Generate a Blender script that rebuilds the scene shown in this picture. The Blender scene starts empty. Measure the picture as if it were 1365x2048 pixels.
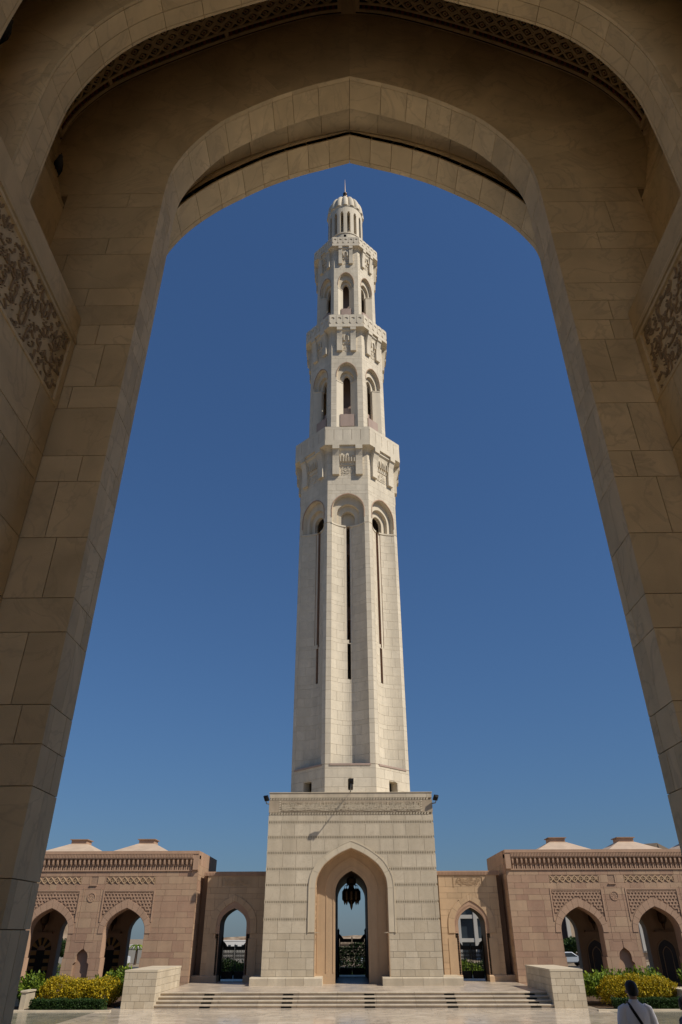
import bpy, bmesh, math, random
from mathutils import Vector, Matrix
R=math.radians
rnd=random.Random(7)
scn=bpy.context.scene
COL=scn.collection
# ------------------------------------------------------------------ camera
TH,YAW,ROLL=R(31.77),R(0.62),R(0.155)
cam=bpy.data.cameras.new('camera'); cam.sensor_fit='VERTICAL'; cam.sensor_height=36; cam.sensor_width=24; cam.lens=24.0
cam.clip_start=.05; cam.clip_end=9000
co=bpy.data.objects.new('camera',cam); COL.objects.link(co); scn.camera=co
fw=Vector((-math.sin(YAW)*math.cos(TH),math.cos(YAW)*math.cos(TH),math.sin(TH)))
r0=Vector((math.cos(YAW),math.sin(YAW),0)); u0=r0.cross(fw)
rr=r0*math.cos(ROLL)-u0*math.sin(ROLL); uu=u0*math.cos(ROLL)+r0*math.sin(ROLL)
m=Matrix((rr,uu,-fw)).transposed().to_4x4(); m.translation=Vector((0,0,3.2)); co.matrix_world=m
# ------------------------------------------------------------------ light
SAZ,SEL=R(60),R(46.5)          # sun: to the right of and behind the camera
sd=Vector((math.sin(SAZ)*math.cos(SEL),-math.cos(SAZ)*math.cos(SEL),math.sin(SEL)))
w=bpy.data.worlds.new('World'); scn.world=w; w.use_nodes=True
nt=w.node_tree; bg=nt.nodes['Background']
sky=nt.nodes.new('ShaderNodeTexSky'); sky.sky_type='NISHITA'; sky.sun_disc=False
sky.sun_elevation=SEL; sky.sun_rotation=math.atan2(sd.x,sd.y); sky.altitude=0; sky.air_density=1.5; sky.dust_density=.3; sky.ozone_density=10.0
gm=nt.nodes.new('ShaderNodeGamma'); gm.inputs[1].default_value=.7; nt.links.new(sky.outputs[0],gm.inputs[0])   # softer contrast between zenith and horizon
tn=nt.nodes.new('ShaderNodeVectorMath'); tn.operation='MULTIPLY'; tn.inputs[1].default_value=(.54,.752,1.067); nt.links.new(gm.outputs[0],tn.inputs[0]); nt.links.new(tn.outputs[0],bg.inputs[0]); bg.inputs[1].default_value=0.1
sl=bpy.data.lights.new('sun','SUN'); sl.energy=4.6; sl.angle=R(.53); sl.color=(1,.93,.82)
so=bpy.data.objects.new('sun',sl); COL.objects.link(so); so.rotation_euler=sd.to_track_quat('Z','Y').to_euler(); so.location=(30,-30,60)
vs=scn.view_settings; vs.view_transform='Standard'; vs.look='None'; vs.exposure=0.0; vs.gamma=1; vs.use_curve_mapping=False
scn.render.engine='CYCLES'
try: scn.cycles.max_bounces=10; scn.cycles.diffuse_bounces=6
except Exception: pass
# ------------------------------------------------------------------ materials
def lk(nt,a,b): nt.links.new(a,b)
def mat(name,col,rough=.8,metal=0.,spec=.3,emit=None):
    M=bpy.data.materials.new(name); M.use_nodes=True; b=M.node_tree.nodes['Principled BSDF']
    b.inputs['Base Color'].default_value=(*col,1); b.inputs['Roughness'].default_value=rough; b.inputs['Metallic'].default_value=metal
    b.inputs['Specular IOR Level'].default_value=spec
    return M
def stone(name,c1,c2,vein=None,rough=.75,nscale=.9,bump=.15,grain=60,dirt=.16,streak=.12):
    """c1..c2: colour range taken piece by piece; noise clouds and thin veins on top"""
    M=mat(name,c1,rough); nt=M.node_tree; N=nt.nodes; b=N['Principled BSDF']
    tc=N.new('ShaderNodeTexCoord'); oi=N.new('ShaderNodeObjectInfo'); ge=N.new('ShaderNodeNewGeometry')
    ad=N.new('ShaderNodeMath'); ad.operation='ADD'; lk(nt,oi.outputs['Random'],ad.inputs[0]); lk(nt,ge.outputs['Random Per Island'],ad.inputs[1])
    fr=N.new('ShaderNodeMath'); fr.operation='FRACT'; lk(nt,ad.outputs[0],fr.inputs[0])
    mx=N.new('ShaderNodeMix'); mx.data_type='RGBA'; mx.inputs[6].default_value=(*c1,1); mx.inputs[7].default_value=(*c2,1); lk(nt,fr.outputs[0],mx.inputs[0])
    # each piece gets its own patch of the veined stone
    cx=N.new('ShaderNodeCombineXYZ'); ml=N.new('ShaderNodeMath'); ml.operation='MULTIPLY'; ml.inputs[1].default_value=37.; lk(nt,fr.outputs[0],ml.inputs[0])
    lk(nt,ml.outputs[0],cx.inputs[0]); lk(nt,ml.outputs[0],cx.inputs[1])
    va=N.new('ShaderNodeVectorMath'); va.operation='ADD'; lk(nt,tc.outputs['Object'],va.inputs[0]); lk(nt,cx.outputs[0],va.inputs[1])
    no=N.new('ShaderNodeTexNoise'); no.inputs['Scale'].default_value=nscale; no.inputs['Detail'].default_value=6; no.inputs['Roughness'].default_value=.6; no.inputs['Distortion'].default_value=.8; lk(nt,va.outputs[0],no.inputs['Vector'])
    rp=N.new('ShaderNodeMapRange'); rp.inputs[1].default_value=.3; rp.inputs[2].default_value=.75; rp.inputs[3].default_value=1-dirt; rp.inputs[4].default_value=1+dirt*.6; lk(nt,no.outputs[0],rp.inputs[0])
    vm=N.new('ShaderNodeVectorMath'); vm.operation='SCALE'; lk(nt,mx.outputs[2],vm.inputs[0]); lk(nt,rp.outputs[0],vm.inputs['Scale'])
    mp=N.new('ShaderNodeMapping'); mp.inputs['Scale'].default_value=(1.6,1.6,.13); lk(nt,tc.outputs['Object'],mp.inputs[0])
    ns=N.new('ShaderNodeTexNoise'); ns.inputs['Scale'].default_value=1.; ns.inputs['Detail'].default_value=5; lk(nt,mp.outputs[0],ns.inputs['Vector'])
    r2=N.new('ShaderNodeMapRange'); r2.inputs[1].default_value=.35; r2.inputs[2].default_value=.7; r2.inputs[3].default_value=1.04; r2.inputs[4].default_value=1-streak; lk(nt,ns.outputs[0],r2.inputs[0])
    v2=N.new('ShaderNodeVectorMath'); v2.operation='SCALE'; lk(nt,vm.outputs[0],v2.inputs[0]); lk(nt,r2.outputs[0],v2.inputs['Scale'])
    out=v2.outputs[0]
    if vein:
        n2=N.new('ShaderNodeTexNoise'); n2.inputs['Scale'].default_value=nscale*1.3; n2.inputs['Detail'].default_value=4; n2.inputs['Distortion'].default_value=2.2; lk(nt,va.outputs[0],n2.inputs['Vector'])
        cr=N.new('ShaderNodeValToRGB'); e=cr.color_ramp.elements; e[0].position=.47; e[0].color=(0,0,0,1); e[1].position=.53; e[1].color=(0,0,0,1); k=e.new(.5); k.color=(.4,.4,.4,1); lk(nt,n2.outputs[0],cr.inputs[0])
        m2=N.new('ShaderNodeMix'); m2.data_type='RGBA'; m2.inputs[7].default_value=(*vein,1); lk(nt,cr.outputs[0],m2.inputs[0]); lk(nt,out,m2.inputs[6]); out=m2.outputs[2]
    lk(nt,out,b.inputs['Base Color'])
    n3=N.new('ShaderNodeTexNoise'); n3.inputs['Scale'].default_value=grain; n3.inputs['Detail'].default_value=3; lk(nt,tc.outputs['Object'],n3.inputs['Vector'])
    bp=N.new('ShaderNodeBump'); bp.inputs['Strength'].default_value=bump; bp.inputs['Distance'].default_value=.01; lk(nt,n3.outputs[0],bp.inputs['Height']); lk(nt,bp.outputs[0],b.inputs['Normal'])
    return M
def leafmat(name,c1,c2,c3=None):
    M=mat(name,c1,.55,0,.25); nt=M.node_tree; N=nt.nodes; b=N['Principled BSDF']
    ge=N.new('ShaderNodeNewGeometry'); cr=N.new('ShaderNodeValToRGB'); e=cr.color_ramp.elements
    e[0].color=(*c1,1); e[1].color=(*c2,1)
    if c3: k=e.new(.55); k.color=(*c3,1)
    lk(nt,ge.outputs['Random Per Island'],cr.inputs[0]); lk(nt,cr.outputs[0],b.inputs['Base Color'])
    b.inputs['Transmission Weight'].default_value=0
    tr=N.new('ShaderNodeBsdfTranslucent'); lk(nt,cr.outputs[0],tr.inputs[0]); ms=N.new('ShaderNodeMixShader'); ms.inputs[0].default_value=.3
    lk(nt,b.outputs[0],ms.inputs[1]); lk(nt,tr.outputs[0],ms.inputs[2]); lk(nt,ms.outputs[0],N['Material Output'].inputs[0])
    return M
LIME=stone('cream limestone',(.58,.495,.365),(.48,.40,.285),vein=(.40,.32,.22),dirt=.10)
SHL=stone('pale shaft limestone',(.69,.605,.465),(.62,.54,.41),vein=(.5,.43,.33),dirt=.09)
SHT=stone('pale shaft trim',(.66,.58,.445),(.62,.54,.41),dirt=.07)
LIME_D=stone('limestone mortar',(.49,.405,.29),(.47,.385,.275),dirt=.1)
LIME_T=stone('cream limestone trim',(.60,.51,.37),(.55,.465,.335),dirt=.08)
HALL=stone('veined hall limestone',(.73,.58,.355),(.65,.51,.305),vein=(.40,.31,.2),nscale=.8,dirt=.24,grain=90,bump=.3)
HALL_D=stone('hall mortar',(.27,.19,.11),(.25,.18,.1),dirt=.1)
PINK=stone('pink sandstone',(.45,.305,.195),(.37,.225,.15),vein=(.38,.27,.18),dirt=.12)
PINK_T=stone('pink sandstone trim',(.44,.285,.19),(.41,.265,.175),dirt=.08)
PINK_D=stone('sandstone mortar',(.34,.225,.15),(.32,.21,.14),dirt=.1)
TAN=stone('tan sandstone',(.53,.37,.225),(.47,.33,.2),dirt=.1)
ROOF=stone('pale roof stone',(.52,.40,.29),(.50,.38,.28),dirt=.06)
PINKLIT=stone('rose granite',(.42,.31,.25),(.39,.285,.23),dirt=.06)
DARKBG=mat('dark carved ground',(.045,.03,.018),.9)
REDINL=mat('red inlay',(.16,.035,.02),.7)
LETTER_SHADE=mat('shade-dark carved letters',(.31,.225,.135),.9)  # shade of the cut strokes put into the letter colour
BRONZE=mat('dark bronze',(.09,.055,.03),.4,.8)
GILT=mat('gilt spike',(.55,.42,.3),.35,.7)
BLACK=mat('black iron',(.008,.007,.006),.5,.3)
GLASSD=mat('dark window glass',(.03,.04,.05),.12,0,.6)
GREYMET=mat('grey metal',(.18,.18,.18),.45,.6)
# ------------------------------------------------------------------ builders
def tag(o,label=None,cat=None,group=None,kind=None):
    if label: o['label']=label
    if cat: o['category']=cat
    if group: o['group']=group
    if kind: o['kind']=kind
    return o
def thing(name,label,cat,loc=(0,0,0),group=None):
    o=bpy.data.objects.new(name,None); COL.objects.link(o); o.location=loc; o.empty_display_size=.3
    return tag(o,label,cat,group)
def worldloc(o):
    v=Vector((0,0,0))
    while o is not None: v+=o.location; o=o.parent
    return v
class MB:
    def __init__(s): s.v=[]; s.f=[]; s.mi=[]; s.cur=0
    def add(s,vs,fs):
        n=len(s.v); s.v+=[tuple(p) for p in vs]; s.f+=[tuple(i+n for i in f) for f in fs]; s.mi+=[s.cur]*len(fs)
    def box(s,x0,x1,y0,y1,z0,z1):
        if x0>x1:x0,x1=x1,x0
        if y0>y1:y0,y1=y1,y0
        if z0>z1:z0,z1=z1,z0
        s.add([(x0,y0,z0),(x1,y0,z0),(x1,y1,z0),(x0,y1,z0),(x0,y0,z1),(x1,y0,z1),(x1,y1,z1),(x0,y1,z1)],
              [(0,3,2,1),(4,5,6,7),(0,1,5,4),(1,2,6,5),(2,3,7,6),(3,0,4,7)])
    def mbox(s,M,u0,u1,v0,v1,d0,d1):
        P=[M(u,v,d) for d in (d0,d1) for (u,v) in ((u0,v0),(u1,v0),(u1,v1),(u0,v1))]
        s.add(P,[(0,3,2,1),(4,5,6,7),(0,1,5,4),(1,2,6,5),(2,3,7,6),(3,0,4,7)])
    def prism(s,poly,M,d0,d1,back=True,cham=0):
        n=len(poly)
        if cham:
            cx=sum(p[0] for p in poly)/n; cz=sum(p[1] for p in poly)/n
            W=max(p[0] for p in poly)-min(p[0] for p in poly)+1e-6; Hh=max(p[1] for p in poly)-min(p[1] for p in poly)+1e-6
            sx,sz=max(.2,1-2*cham/W),max(.2,1-2*cham/Hh)
            ins=[(cx+(p[0]-cx)*sx,cz+(p[1]-cz)*sz) for p in poly]
            sg=1 if d1>d0 else -1
            vs=[M(u,v,d0) for u,v in poly]+[M(u,v,d1-sg*cham) for u,v in poly]+[M(u,v,d1) for u,v in ins]
            fs=[tuple(range(2*n,3*n))]+[(i,(i+1)%n,n+(i+1)%n,n+i) for i in range(n)]+[(n+i,n+(i+1)%n,2*n+(i+1)%n,2*n+i) for i in range(n)]
        else:
            vs=[M(u,v,d0) for u,v in poly]+[M(u,v,d1) for u,v in poly]
            fs=[tuple(range(n,2*n))]+[(i,(i+1)%n,n+(i+1)%n,n+i) for i in range(n)]
        if back: fs.append(tuple(reversed(range(n))))
        s.add(vs,fs)
    def tube(s,pts,rad,n=8,cap=True):
        pts=[Vector(p) for p in pts]; rs=rad if isinstance(rad,(list,tuple)) else [rad]*len(pts)
        V=[];up=None
        for i,p in enumerate(pts):
            t=(pts[min(i+1,len(pts)-1)]-pts[max(i-1,0)]).normalized()
            if up is None: up=Vector((0,0,1)) if abs(t.z)<.9 else Vector((1,0,0))
            x=t.cross(up).normalized(); y=x.cross(t).normalized(); up=y
            for k in range(n):
                a=2*math.pi*k/n; V.append(p+(x*math.cos(a)+y*math.sin(a))*rs[i])
        F=[(i*n+k,i*n+(k+1)%n,(i+1)*n+(k+1)%n,(i+1)*n+k) for i in range(len(pts)-1) for k in range(n)]
        if cap: F+=[tuple(range(n)),tuple((len(pts)-1)*n+k for k in reversed(range(n)))]
        s.add(V,F)
    def lathe(s,prof,c,n=24,cap=True):
        V=[(c[0]+r*math.cos(2*math.pi*k/n),c[1]+r*math.sin(2*math.pi*k/n),c[2]+z) for r,z in prof for k in range(n)]
        F=[(i*n+k,i*n+(k+1)%n,(i+1)*n+(k+1)%n,(i+1)*n+k) for i in range(len(prof)-1) for k in range(n)]
        if cap: F+=[tuple(reversed(range(n))),tuple((len(prof)-1)*n+k for k in range(n))]
        s.add(V,F)
    def rings(s,rings,cap=True):
        n=len(rings[0]); V=[p for r in rings for p in r]
        F=[(i*n+k,i*n+(k+1)%n,(i+1)*n+(k+1)%n,(i+1)*n+k) for i in range(len(rings)-1) for k in range(n)]
        if cap: F+=[tuple(reversed(range(n))),tuple((len(rings)-1)*n+k for k in range(n))]
        s.add(V,F)
    def sheet(s,fn,us,vs_):
        V=[fn(u,v) for v in vs_ for u in us]; n=len(us)
        s.add(V,[(j*n+i,j*n+i+1,(j+1)*n+i+1,(j+1)*n+i) for j in range(len(vs_)-1) for i in range(n-1)])
    def band(s,inner,outer,M,d0,d1,closed=False):
        """solid between two polylines in (u,v), from depth d0 to d1"""
        n=len(inner)
        V=[M(*p,d0) for p in inner]+[M(*p,d0) for p in outer]+[M(*p,d1) for p in inner]+[M(*p,d1) for p in outer]
        F=[]
        for i in range(n-1):
            F+=[(i,i+1,n+i+1,n+i),(2*n+i+1,2*n+i,3*n+i,3*n+i+1),(i+1,i,2*n+i,2*n+i+1),(n+i,n+i+1,3*n+i+1,3*n+i)]
        F+=[(0,n,3*n,2*n),(n-1,3*n-1,4*n-1,2*n-1)]
        s.add(V,F)
    def build(s,name,m,parent=None,kind=None,smooth=False,label=None,recalc=True):
        o0=worldloc(parent) if parent else Vector((0,0,0))
        me=bpy.data.meshes.new(name); me.from_pydata([(p[0]-o0.x,p[1]-o0.y,p[2]-o0.z) for p in s.v],[],s.f)
        ms=m if isinstance(m,(list,tuple)) else [m]
        for q in ms: me.materials.append(q)
        if len(ms)>1: me.polygons.foreach_set('material_index',s.mi)
        if recalc:
            bm=bmesh.new(); bm.from_mesh(me); bmesh.ops.recalc_face_normals(bm,faces=bm.faces); bm.to_mesh(me); bm.free()
        if smooth: me.polygons.foreach_set('use_smooth',[True]*len(me.polygons))
        o=bpy.data.objects.new(name,me); COL.objects.link(o)
        if parent: o.parent=parent
        if kind: o['kind']=kind
        if label: o['label']=label
        return o
def shared(name,me,parent,loc,kind=None,rotz=0,scale=None):
    o=bpy.data.objects.new(name,me); COL.objects.link(o); o.parent=parent
    o.location=Vector(loc)-worldloc(parent) if parent else Vector(loc)
    if rotz: o.rotation_euler.z=rotz
    if scale: o.scale=scale
    return o
def copy_tree(o,parent=None,loc=None):
    c=o.copy(); COL.objects.link(c); c.parent=parent
    if loc is not None: c.location=loc
    for ch in list(o.children): copy_tree(ch,c)
    return c
# arches --------------------------------------------------------------
NORM=[(1,0),(.993,.107),(.972,.235),(.894,.40),(.766,.575),(.61,.70),(.44,.81),(.237,.912),(0,1)]
def catmull(P,n):
    """n+1 points, evenly spaced along a smooth curve through P"""
    Q=[]; m=len(P)
    for i in range(m-1):
        p0=P[max(i-1,0)];p1=P[i];p2=P[i+1];p3=P[min(i+2,m-1)]
        for k in range(12):
            t=k/12.
            Q.append(tuple(.5*((2*b)+(-a+c)*t+(2*a-5*b+4*c-d)*t*t+(-a+3*b-3*c+d)*t**3) for a,b,c,d in zip(p0,p1,p2,p3)))
    Q.append(tuple(P[-1]))
    L=[0]
    for a,b in zip(Q,Q[1:]): L.append(L[-1]+math.dist(a,b))
    out=[];j=0
    for k in range(n+1):
        s=L[-1]*k/n
        while j<len(Q)-2 and L[j+1]<s: j+=1
        f=(s-L[j])/max(L[j+1]-L[j],1e-9); out.append(tuple(a+(b-a)*f for a,b in zip(Q[j],Q[j+1])))
    return out
NORM2=[(1,0),(.985,.19),(.93,.39),(.83,.565),(.69,.715),(.5,.845),(.28,.94),(0,1)]
def halfr(w,zs,r,n=10): return catmull([(u*w,zs+v*r) for u,v in NORM2],n)
def half(w,zs,r,n=10): return catmull([(u*w,zs+v*r) for u,v in NORM],n)
def full(h,c=0,z0=None):
    """half profile (right side, spring to apex) -> left foot, apex, right foot"""
    L=[(c-x,z) for x,z in h]; Rr=[(c+x,z) for x,z in reversed(h[:-1])]
    P=L+Rr
    if z0 is not None: P=[(c-h[0][0],z0)]+P+[(c+h[0][0],z0)]
    return P
def hole(h,c,z0,wid=None):
    """hole(z)->(xl,xr) or None for the lane method"""
    def f(z):
        if z<z0 or z>=h[-1][1]: return None
        if z<=h[0][1]: return (c-h[0][0],c+h[0][0])
        for (xa,za),(xb,zb) in zip(h,h[1:]):
            if za<=z<=zb:
                t=(z-za)/max(zb-za,1e-9); x=xa+(xb-xa)*t; return (c-x,c+x)
    f.c=c; f.z0=z0; f.z1=h[-1][1]
    return f
def rect(x0,x1,z0,z1):
    def f(z): return (x0,x1) if z0<=z<z1 else None
    f.c=(x0+x1)/2; f.z0=z0; f.z1=z1; return f
def courses(zs,xa,xb,lens,holes=(),gap=.012,off=0.):
    """block outlines laid in courses, cut round the holes"""
    out=[]; g=gap/2; r=random.Random(int(abs(xa*31+zs[0]*17+off*7)*10))
    for i,(z0,z1) in enumerate(zip(zs,zs[1:])):
        hs=sorted([h for h in holes if h.z0<z1-.01 and h.z1>z0+.01],key=lambda h:h.c)
        n=6 if hs else 1
        Z=[z0+g+(z1-z0-gap)*k/n for k in range(n+1)]
        spans=[];left=[xa]*(n+1)
        for h in hs:
            e=[h(z) for z in Z]; spans.append((left,[q[0] if q else h.c+g*.98 for q in e])); left=[q[1] if q else h.c-g*.98 for q in e]
        spans.append((left,[xb]*(n+1)))
        J=[xa]; x=xa+off+(lens[i%len(lens)]*(.5 if i%2 else 1.))*r.uniform(.9,1.1)
        while x<xb-.12: J.append(x); x+=lens[i%len(lens)]*r.uniform(.85,1.15)
        J.append(xb)
        for (L,Rg) in spans:
            for a,b in zip(J,J[1:]):
                l=[max(a,q)+g for q in L]; rg=[min(b,q)-g for q in Rg]
                wd=[q-p for p,q in zip(l,rg)]
                if max(wd)<.05 or sum(max(q,0) for q in wd)/len(wd)<.04: continue
                rg=[max(p+.001,q) for p,q in zip(l,rg)]
                if n==1: out.append([(l[0],Z[0]),(rg[0],Z[0]),(rg[1],Z[1]),(l[1],Z[1])])
                else:
                    ks=[k for k in range(n+1) if wd[k]>0]; k0,k1=max(0,ks[0]-0),ks[-1]
                    if k1<=k0: continue
                    out.append([(rg[k],Z[k]) for k in range(k0,k1+1)]+[(l[k],Z[k]) for k in range(k1,k0-1,-1)])
    return out
def lay(polys,M,d0,d1,m,parent,name='stone_block',joined=False,cham=0):
    if joined:
        b=MB()
        for p in polys: b.prism(p,M,d0,d1,back=False,cham=cham)
        return b.build(name,m,parent,kind='stuff') if b.f else None
    for p in polys:
        b=MB(); b.prism(p,M,d0,d1,back=False,cham=cham); b.build(name,m,parent)
def slab_ngon(mb,outline,M,d0,d1): mb.prism(outline,M,d0,d1)
def wall_outline(xa,xb,z0,z1,arches):
    """outline of a wall whose arches (left foot..right foot) stand on its bottom edge"""
    P=[(xa,z0)]
    for a in arches: P+=list(a)
    return P+[(xb,z0),(xb,z1),(xa,z1)]
def voussoirs(inner,outer,M,d0,d1,m,parent,cuts,gap=.01,name='voussoir',cham=0):
    """wedge stones between two polylines of equal length, joints at the index list cuts"""
    for a,b in zip(cuts,cuts[1:]):
        I=[list(p) for p in inner[a:b+1]]; O=[list(p) for p in outer[a:b+1]]
        for (k0,k1) in ((0,1),(-1,-2)):
            for A in (I,O):
                q=Vector((A[k1][0]-A[k0][0],A[k1][1]-A[k0][1])); ln=max(q.length,1e-6); q=q/ln*min(gap/2,ln*.45); A[k0][0]+=q.x; A[k0][1]+=q.y
        mb=MB(); mb.band(I,O,M,d0,d1); mb.build(name,m,parent)
# flowing letters -----------------------------------------------------
GL=[[(.02,.97),(.05,.93),(.03,.6),(.05,.27)],
    [(.0,.98),(.03,.95),(.02,.45),(-.03,.27),(-.14,.21),(-.3,.28)],
    [(.24,.46),(.28,.3),(.22,.12),(.06,.04),(-.12,.1),(-.2,.3)],
    [(.14,.36),(.06,.45),(-.01,.39),(.04,.31),(.13,.36),(.13,.2),(.0,.05),(-.17,.02)],
    [(.1,.37),(.13,.22),(.03,.07),(-.16,.0)],
    [(.2,.3),(.07,.28),(.0,.33),(.06,.41),(.14,.35),(.06,.26),(-.18,.27)],
    [(.32,.9),(.06,.64),(.05,.6),(.24,.46),(.2,.3),(-.22,.27)],
    [(.32,.42),(.28,.3),(.21,.3),(.19,.38),(.16,.29),(.09,.29),(.07,.37),(.03,.28),(-.22,.25)],
    [(.2,.36),(.1,.42),(.04,.33),(.14,.2),(.04,.07),(-.2,.07),(-.38,.22)],
    [(.14,.52),(.02,.55),(-.02,.45),(.1,.4),(-.06,.26),(-.02,.1),(.16,.05)],
    [(.0,.98),(-.02,.6),(.16,.3),(.02,.24),(-.06,.4),(.22,.95)]]
DI=[[(0,0),(.05,.05)],[(0,0),(.09,.05)],[(0,.04),(.03,0),(.05,.04),(.08,0),(.1,.05)],[(0,0),(.02,.03),(.05,.02),(.04,-.01),(0,0)],[(0,0),(.04,-.05)]]
def letters(length,height,seed,tiers=2,scale=.62,nib=.03,dens=.24):
    """flowing script strokes: list of (points,widths) inside 0..length x 0..height"""
    r=random.Random(seed); S=[]
    h=height*scale
    for t in range(tiers):
        x=h*.25; y0=height*(.02+.36*t/(max(tiers-1,1))) if tiers>1 else height*.05
        while x<length-h*.2:
            g=r.choice(GL); sy=r.uniform(.85,1.05); sx=r.uniform(.9,1.25)
            P=[(x+px*h*sx,y0+py*h*sy+r.uniform(-.02,.02)*h) for px,py in g]
            P=[(min(max(a,.01*height),length-.01*height),min(max(b,.015*height),height*.985)) for a,b in P]
            S.append(catmull(P,14))
            for _ in range(r.choice((1,2,2,3))):
                d=r.choice(DI); ax=x+r.uniform(-.25,.3)*h; ay=y0+r.choice((.02,.55,.62,.75,.85))*h
                Q=[(ax+a*h,ay+b*h) for a,b in d]
                if all(0<a<length and 0<b<height for a,b in Q): S.append(Q)
            x+=h*dens*r.uniform(.75,1.35)
    out=[]
    for P in S:
        W=[]
        for i in range(len(P)):
            a=P[max(i-1,0)]; b=P[min(i+1,len(P)-1)]; an=math.atan2(b[1]-a[1],b[0]-a[0])
            f=1 if 0<i<len(P)-1 else .45
            W.append(nib*height*(.35+.75*abs(math.sin(an-math.radians(35))))*f)
        out.append((P,W))
    return out
def script_field(length,height,seed,cell=.2,nib=.018):
    """script strokes spread evenly over a whole panel"""
    r=random.Random(seed); out=[]; ny=max(1,round(height/cell)); nx=round(length/cell)
    for j in range(ny):
        for i in range(nx):
            h=cell*r.uniform(1.5,2.5); x=(i+.5+r.uniform(-.3,.3))*length/nx; y=(j+r.uniform(-.35,.1))*height/ny
            S=[catmull([(x+a*h*1.1,y+b*h) for a,b in r.choice(GL)],12)]
            for _ in range(2):
                ax,ay=x+r.uniform(-.5,.5)*cell,y+r.uniform(.1,1.)*cell; S.append([(ax+a*h*.8,ay+b*h*.8) for a,b in r.choice(DI)])
            for P in S:
                P=[(min(max(a,.015),length-.015),min(max(b,.015),height-.015)) for a,b in P]; W=[]
                for q in range(len(P)):
                    a=P[max(q-1,0)]; b=P[min(q+1,len(P)-1)]; an=math.atan2(b[1]-a[1],b[0]-a[0]); W.append(nib*(.4+.8*abs(math.sin(an-.6)))*(1 if 0<q<len(P)-1 else .5))
                out.append((P,W))
    return out
def inscribe(mb,strokes,M,u0,v0,d0,d1,flip=False):
    for si,(P,W) in enumerate(strokes):
        n=len(P); A=[];B=[]
        for i,(x,y) in enumerate(P):
            a=P[max(i-1,0)]; b=P[min(i+1,n-1)]; t=Vector((b[0]-a[0],b[1]-a[1])); t=t.normalized() if t.length>1e-7 else Vector((1,0)); nn=Vector((-t.y,t.x))*W[i]*.5
            A.append((u0+x+nn.x,v0+y+nn.y)); B.append((u0+x-nn.x,v0+y-nn.y))
        mb.band(A,B,M,d0,d1+(d1-d0)*.35*((si*7)%97)/97.)
def front(y): return lambda u,v,d: (u,y-d,v)        # wall facing the camera, d outwards
# ================================================================== setting
def marble(name,c1,c2,sx,sy,rough,joint=(.2,.17,.13)):
    M=mat(name,c1,rough,0,.5); nt=M.node_tree; N=nt.nodes; b=N['Principled BSDF']
    tc=N.new('ShaderNodeTexCoord'); mp=N.new('ShaderNodeMapping'); lk(nt,tc.outputs['Object'],mp.inputs[0])
    br=N.new('ShaderNodeTexBrick'); br.inputs['Color1'].default_value=(*c1,1); br.inputs['Color2'].default_value=(*c2,1); br.inputs['Mortar'].default_value=(*joint,1)
    br.inputs['Scale'].default_value=1; br.inputs['Mortar Size'].default_value=.006; br.inputs['Brick Width'].default_value=sx; br.inputs['Row Height'].default_value=sy; br.inputs['Bias'].default_value=0
    lk(nt,mp.outputs[0],br.inputs[0])
    no=N.new('ShaderNodeTexNoise'); no.inputs['Scale'].default_value=.6; no.inputs['Detail'].default_value=7; no.inputs['Distortion'].default_value=2.5; lk(nt,tc.outputs['Object'],no.inputs['Vector'])
    rp=N.new('ShaderNodeMapRange'); rp.inputs[1].default_value=.3; rp.inputs[2].default_value=.7; rp.inputs[3].default_value=.75; rp.inputs[4].default_value=1.12; lk(nt,no.outputs[0],rp.inputs[0])
    vm=N.new('ShaderNodeVectorMath'); vm.operation='SCALE'; lk(nt,br.outputs[0],vm.inputs[0]); lk(nt,rp.outputs[0],vm.inputs['Scale']); lk(nt,vm.outputs[0],b.inputs['Base Color'])
    r2=N.new('ShaderNodeMapRange'); r2.inputs[3].default_value=rough*.6; r2.inputs[4].default_value=rough*1.7; lk(nt,no.outputs[0],r2.inputs[0]); lk(nt,r2.outputs[0],b.inputs['Roughness'])
    n3=N.new('ShaderNodeTexNoise'); n3.inputs['Scale'].default_value=.9; n3.inputs['Detail'].default_value=2; lk(nt,tc.outputs['Object'],n3.inputs['Vector'])
    bp=N.new('ShaderNodeBump'); bp.inputs['Strength'].default_value=.05; bp.inputs['Distance'].default_value=.02; lk(nt,n3.outputs[0],bp.inputs['Height']); lk(nt,bp.outputs[0],b.inputs['Normal'])
    return M
MARB=marble('polished cream marble',(.68,.57,.44),(.58,.48,.36),1.6,.8,.13)
MARBG=marble('polished grey marble',(.30,.27,.20),(.26,.235,.18),1.6,.8,.13)
PAVE=marble('platform paving',(.54,.44,.33),(.44,.36,.27),.6,.6,.3)
def noisemat(name,c1,c2,sc,rough=.95):
    M=mat(name,c1,rough,0,.1); nt=M.node_tree; N=nt.nodes; b=N['Principled BSDF']
    tc=N.new('ShaderNodeTexCoord'); no=N.new('ShaderNodeTexNoise'); no.inputs['Scale'].default_value=sc; no.inputs['Detail'].default_value=8; lk(nt,tc.outputs['Object'],no.inputs['Vector'])
    cr=N.new('ShaderNodeValToRGB'); cr.color_ramp.elements[0].position=.35; cr.color_ramp.elements[1].position=.65; cr.color_ramp.elements[0].color=(*c1,1); cr.color_ramp.elements[1].color=(*c2,1)
    lk(nt,no.outputs[0],cr.inputs[0]); lk(nt,cr.outputs[0],b.inputs['Base Color']); return M
GRAVEL=noisemat('dry ground',(.22,.17,.12),(.30,.24,.17),.2)
ASPH=noisemat('asphalt',(.045,.045,.047),(.07,.07,.07),1.5,.9)
SOIL=noisemat('planting soil',(.07,.045,.03),(.12,.08,.05),3)
GRASSM=noisemat('lawn',(.05,.085,.02),(.10,.14,.03),2)
HILLM=noisemat('rocky hillside',(.16,.11,.07),(.36,.28,.20),.05)
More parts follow.
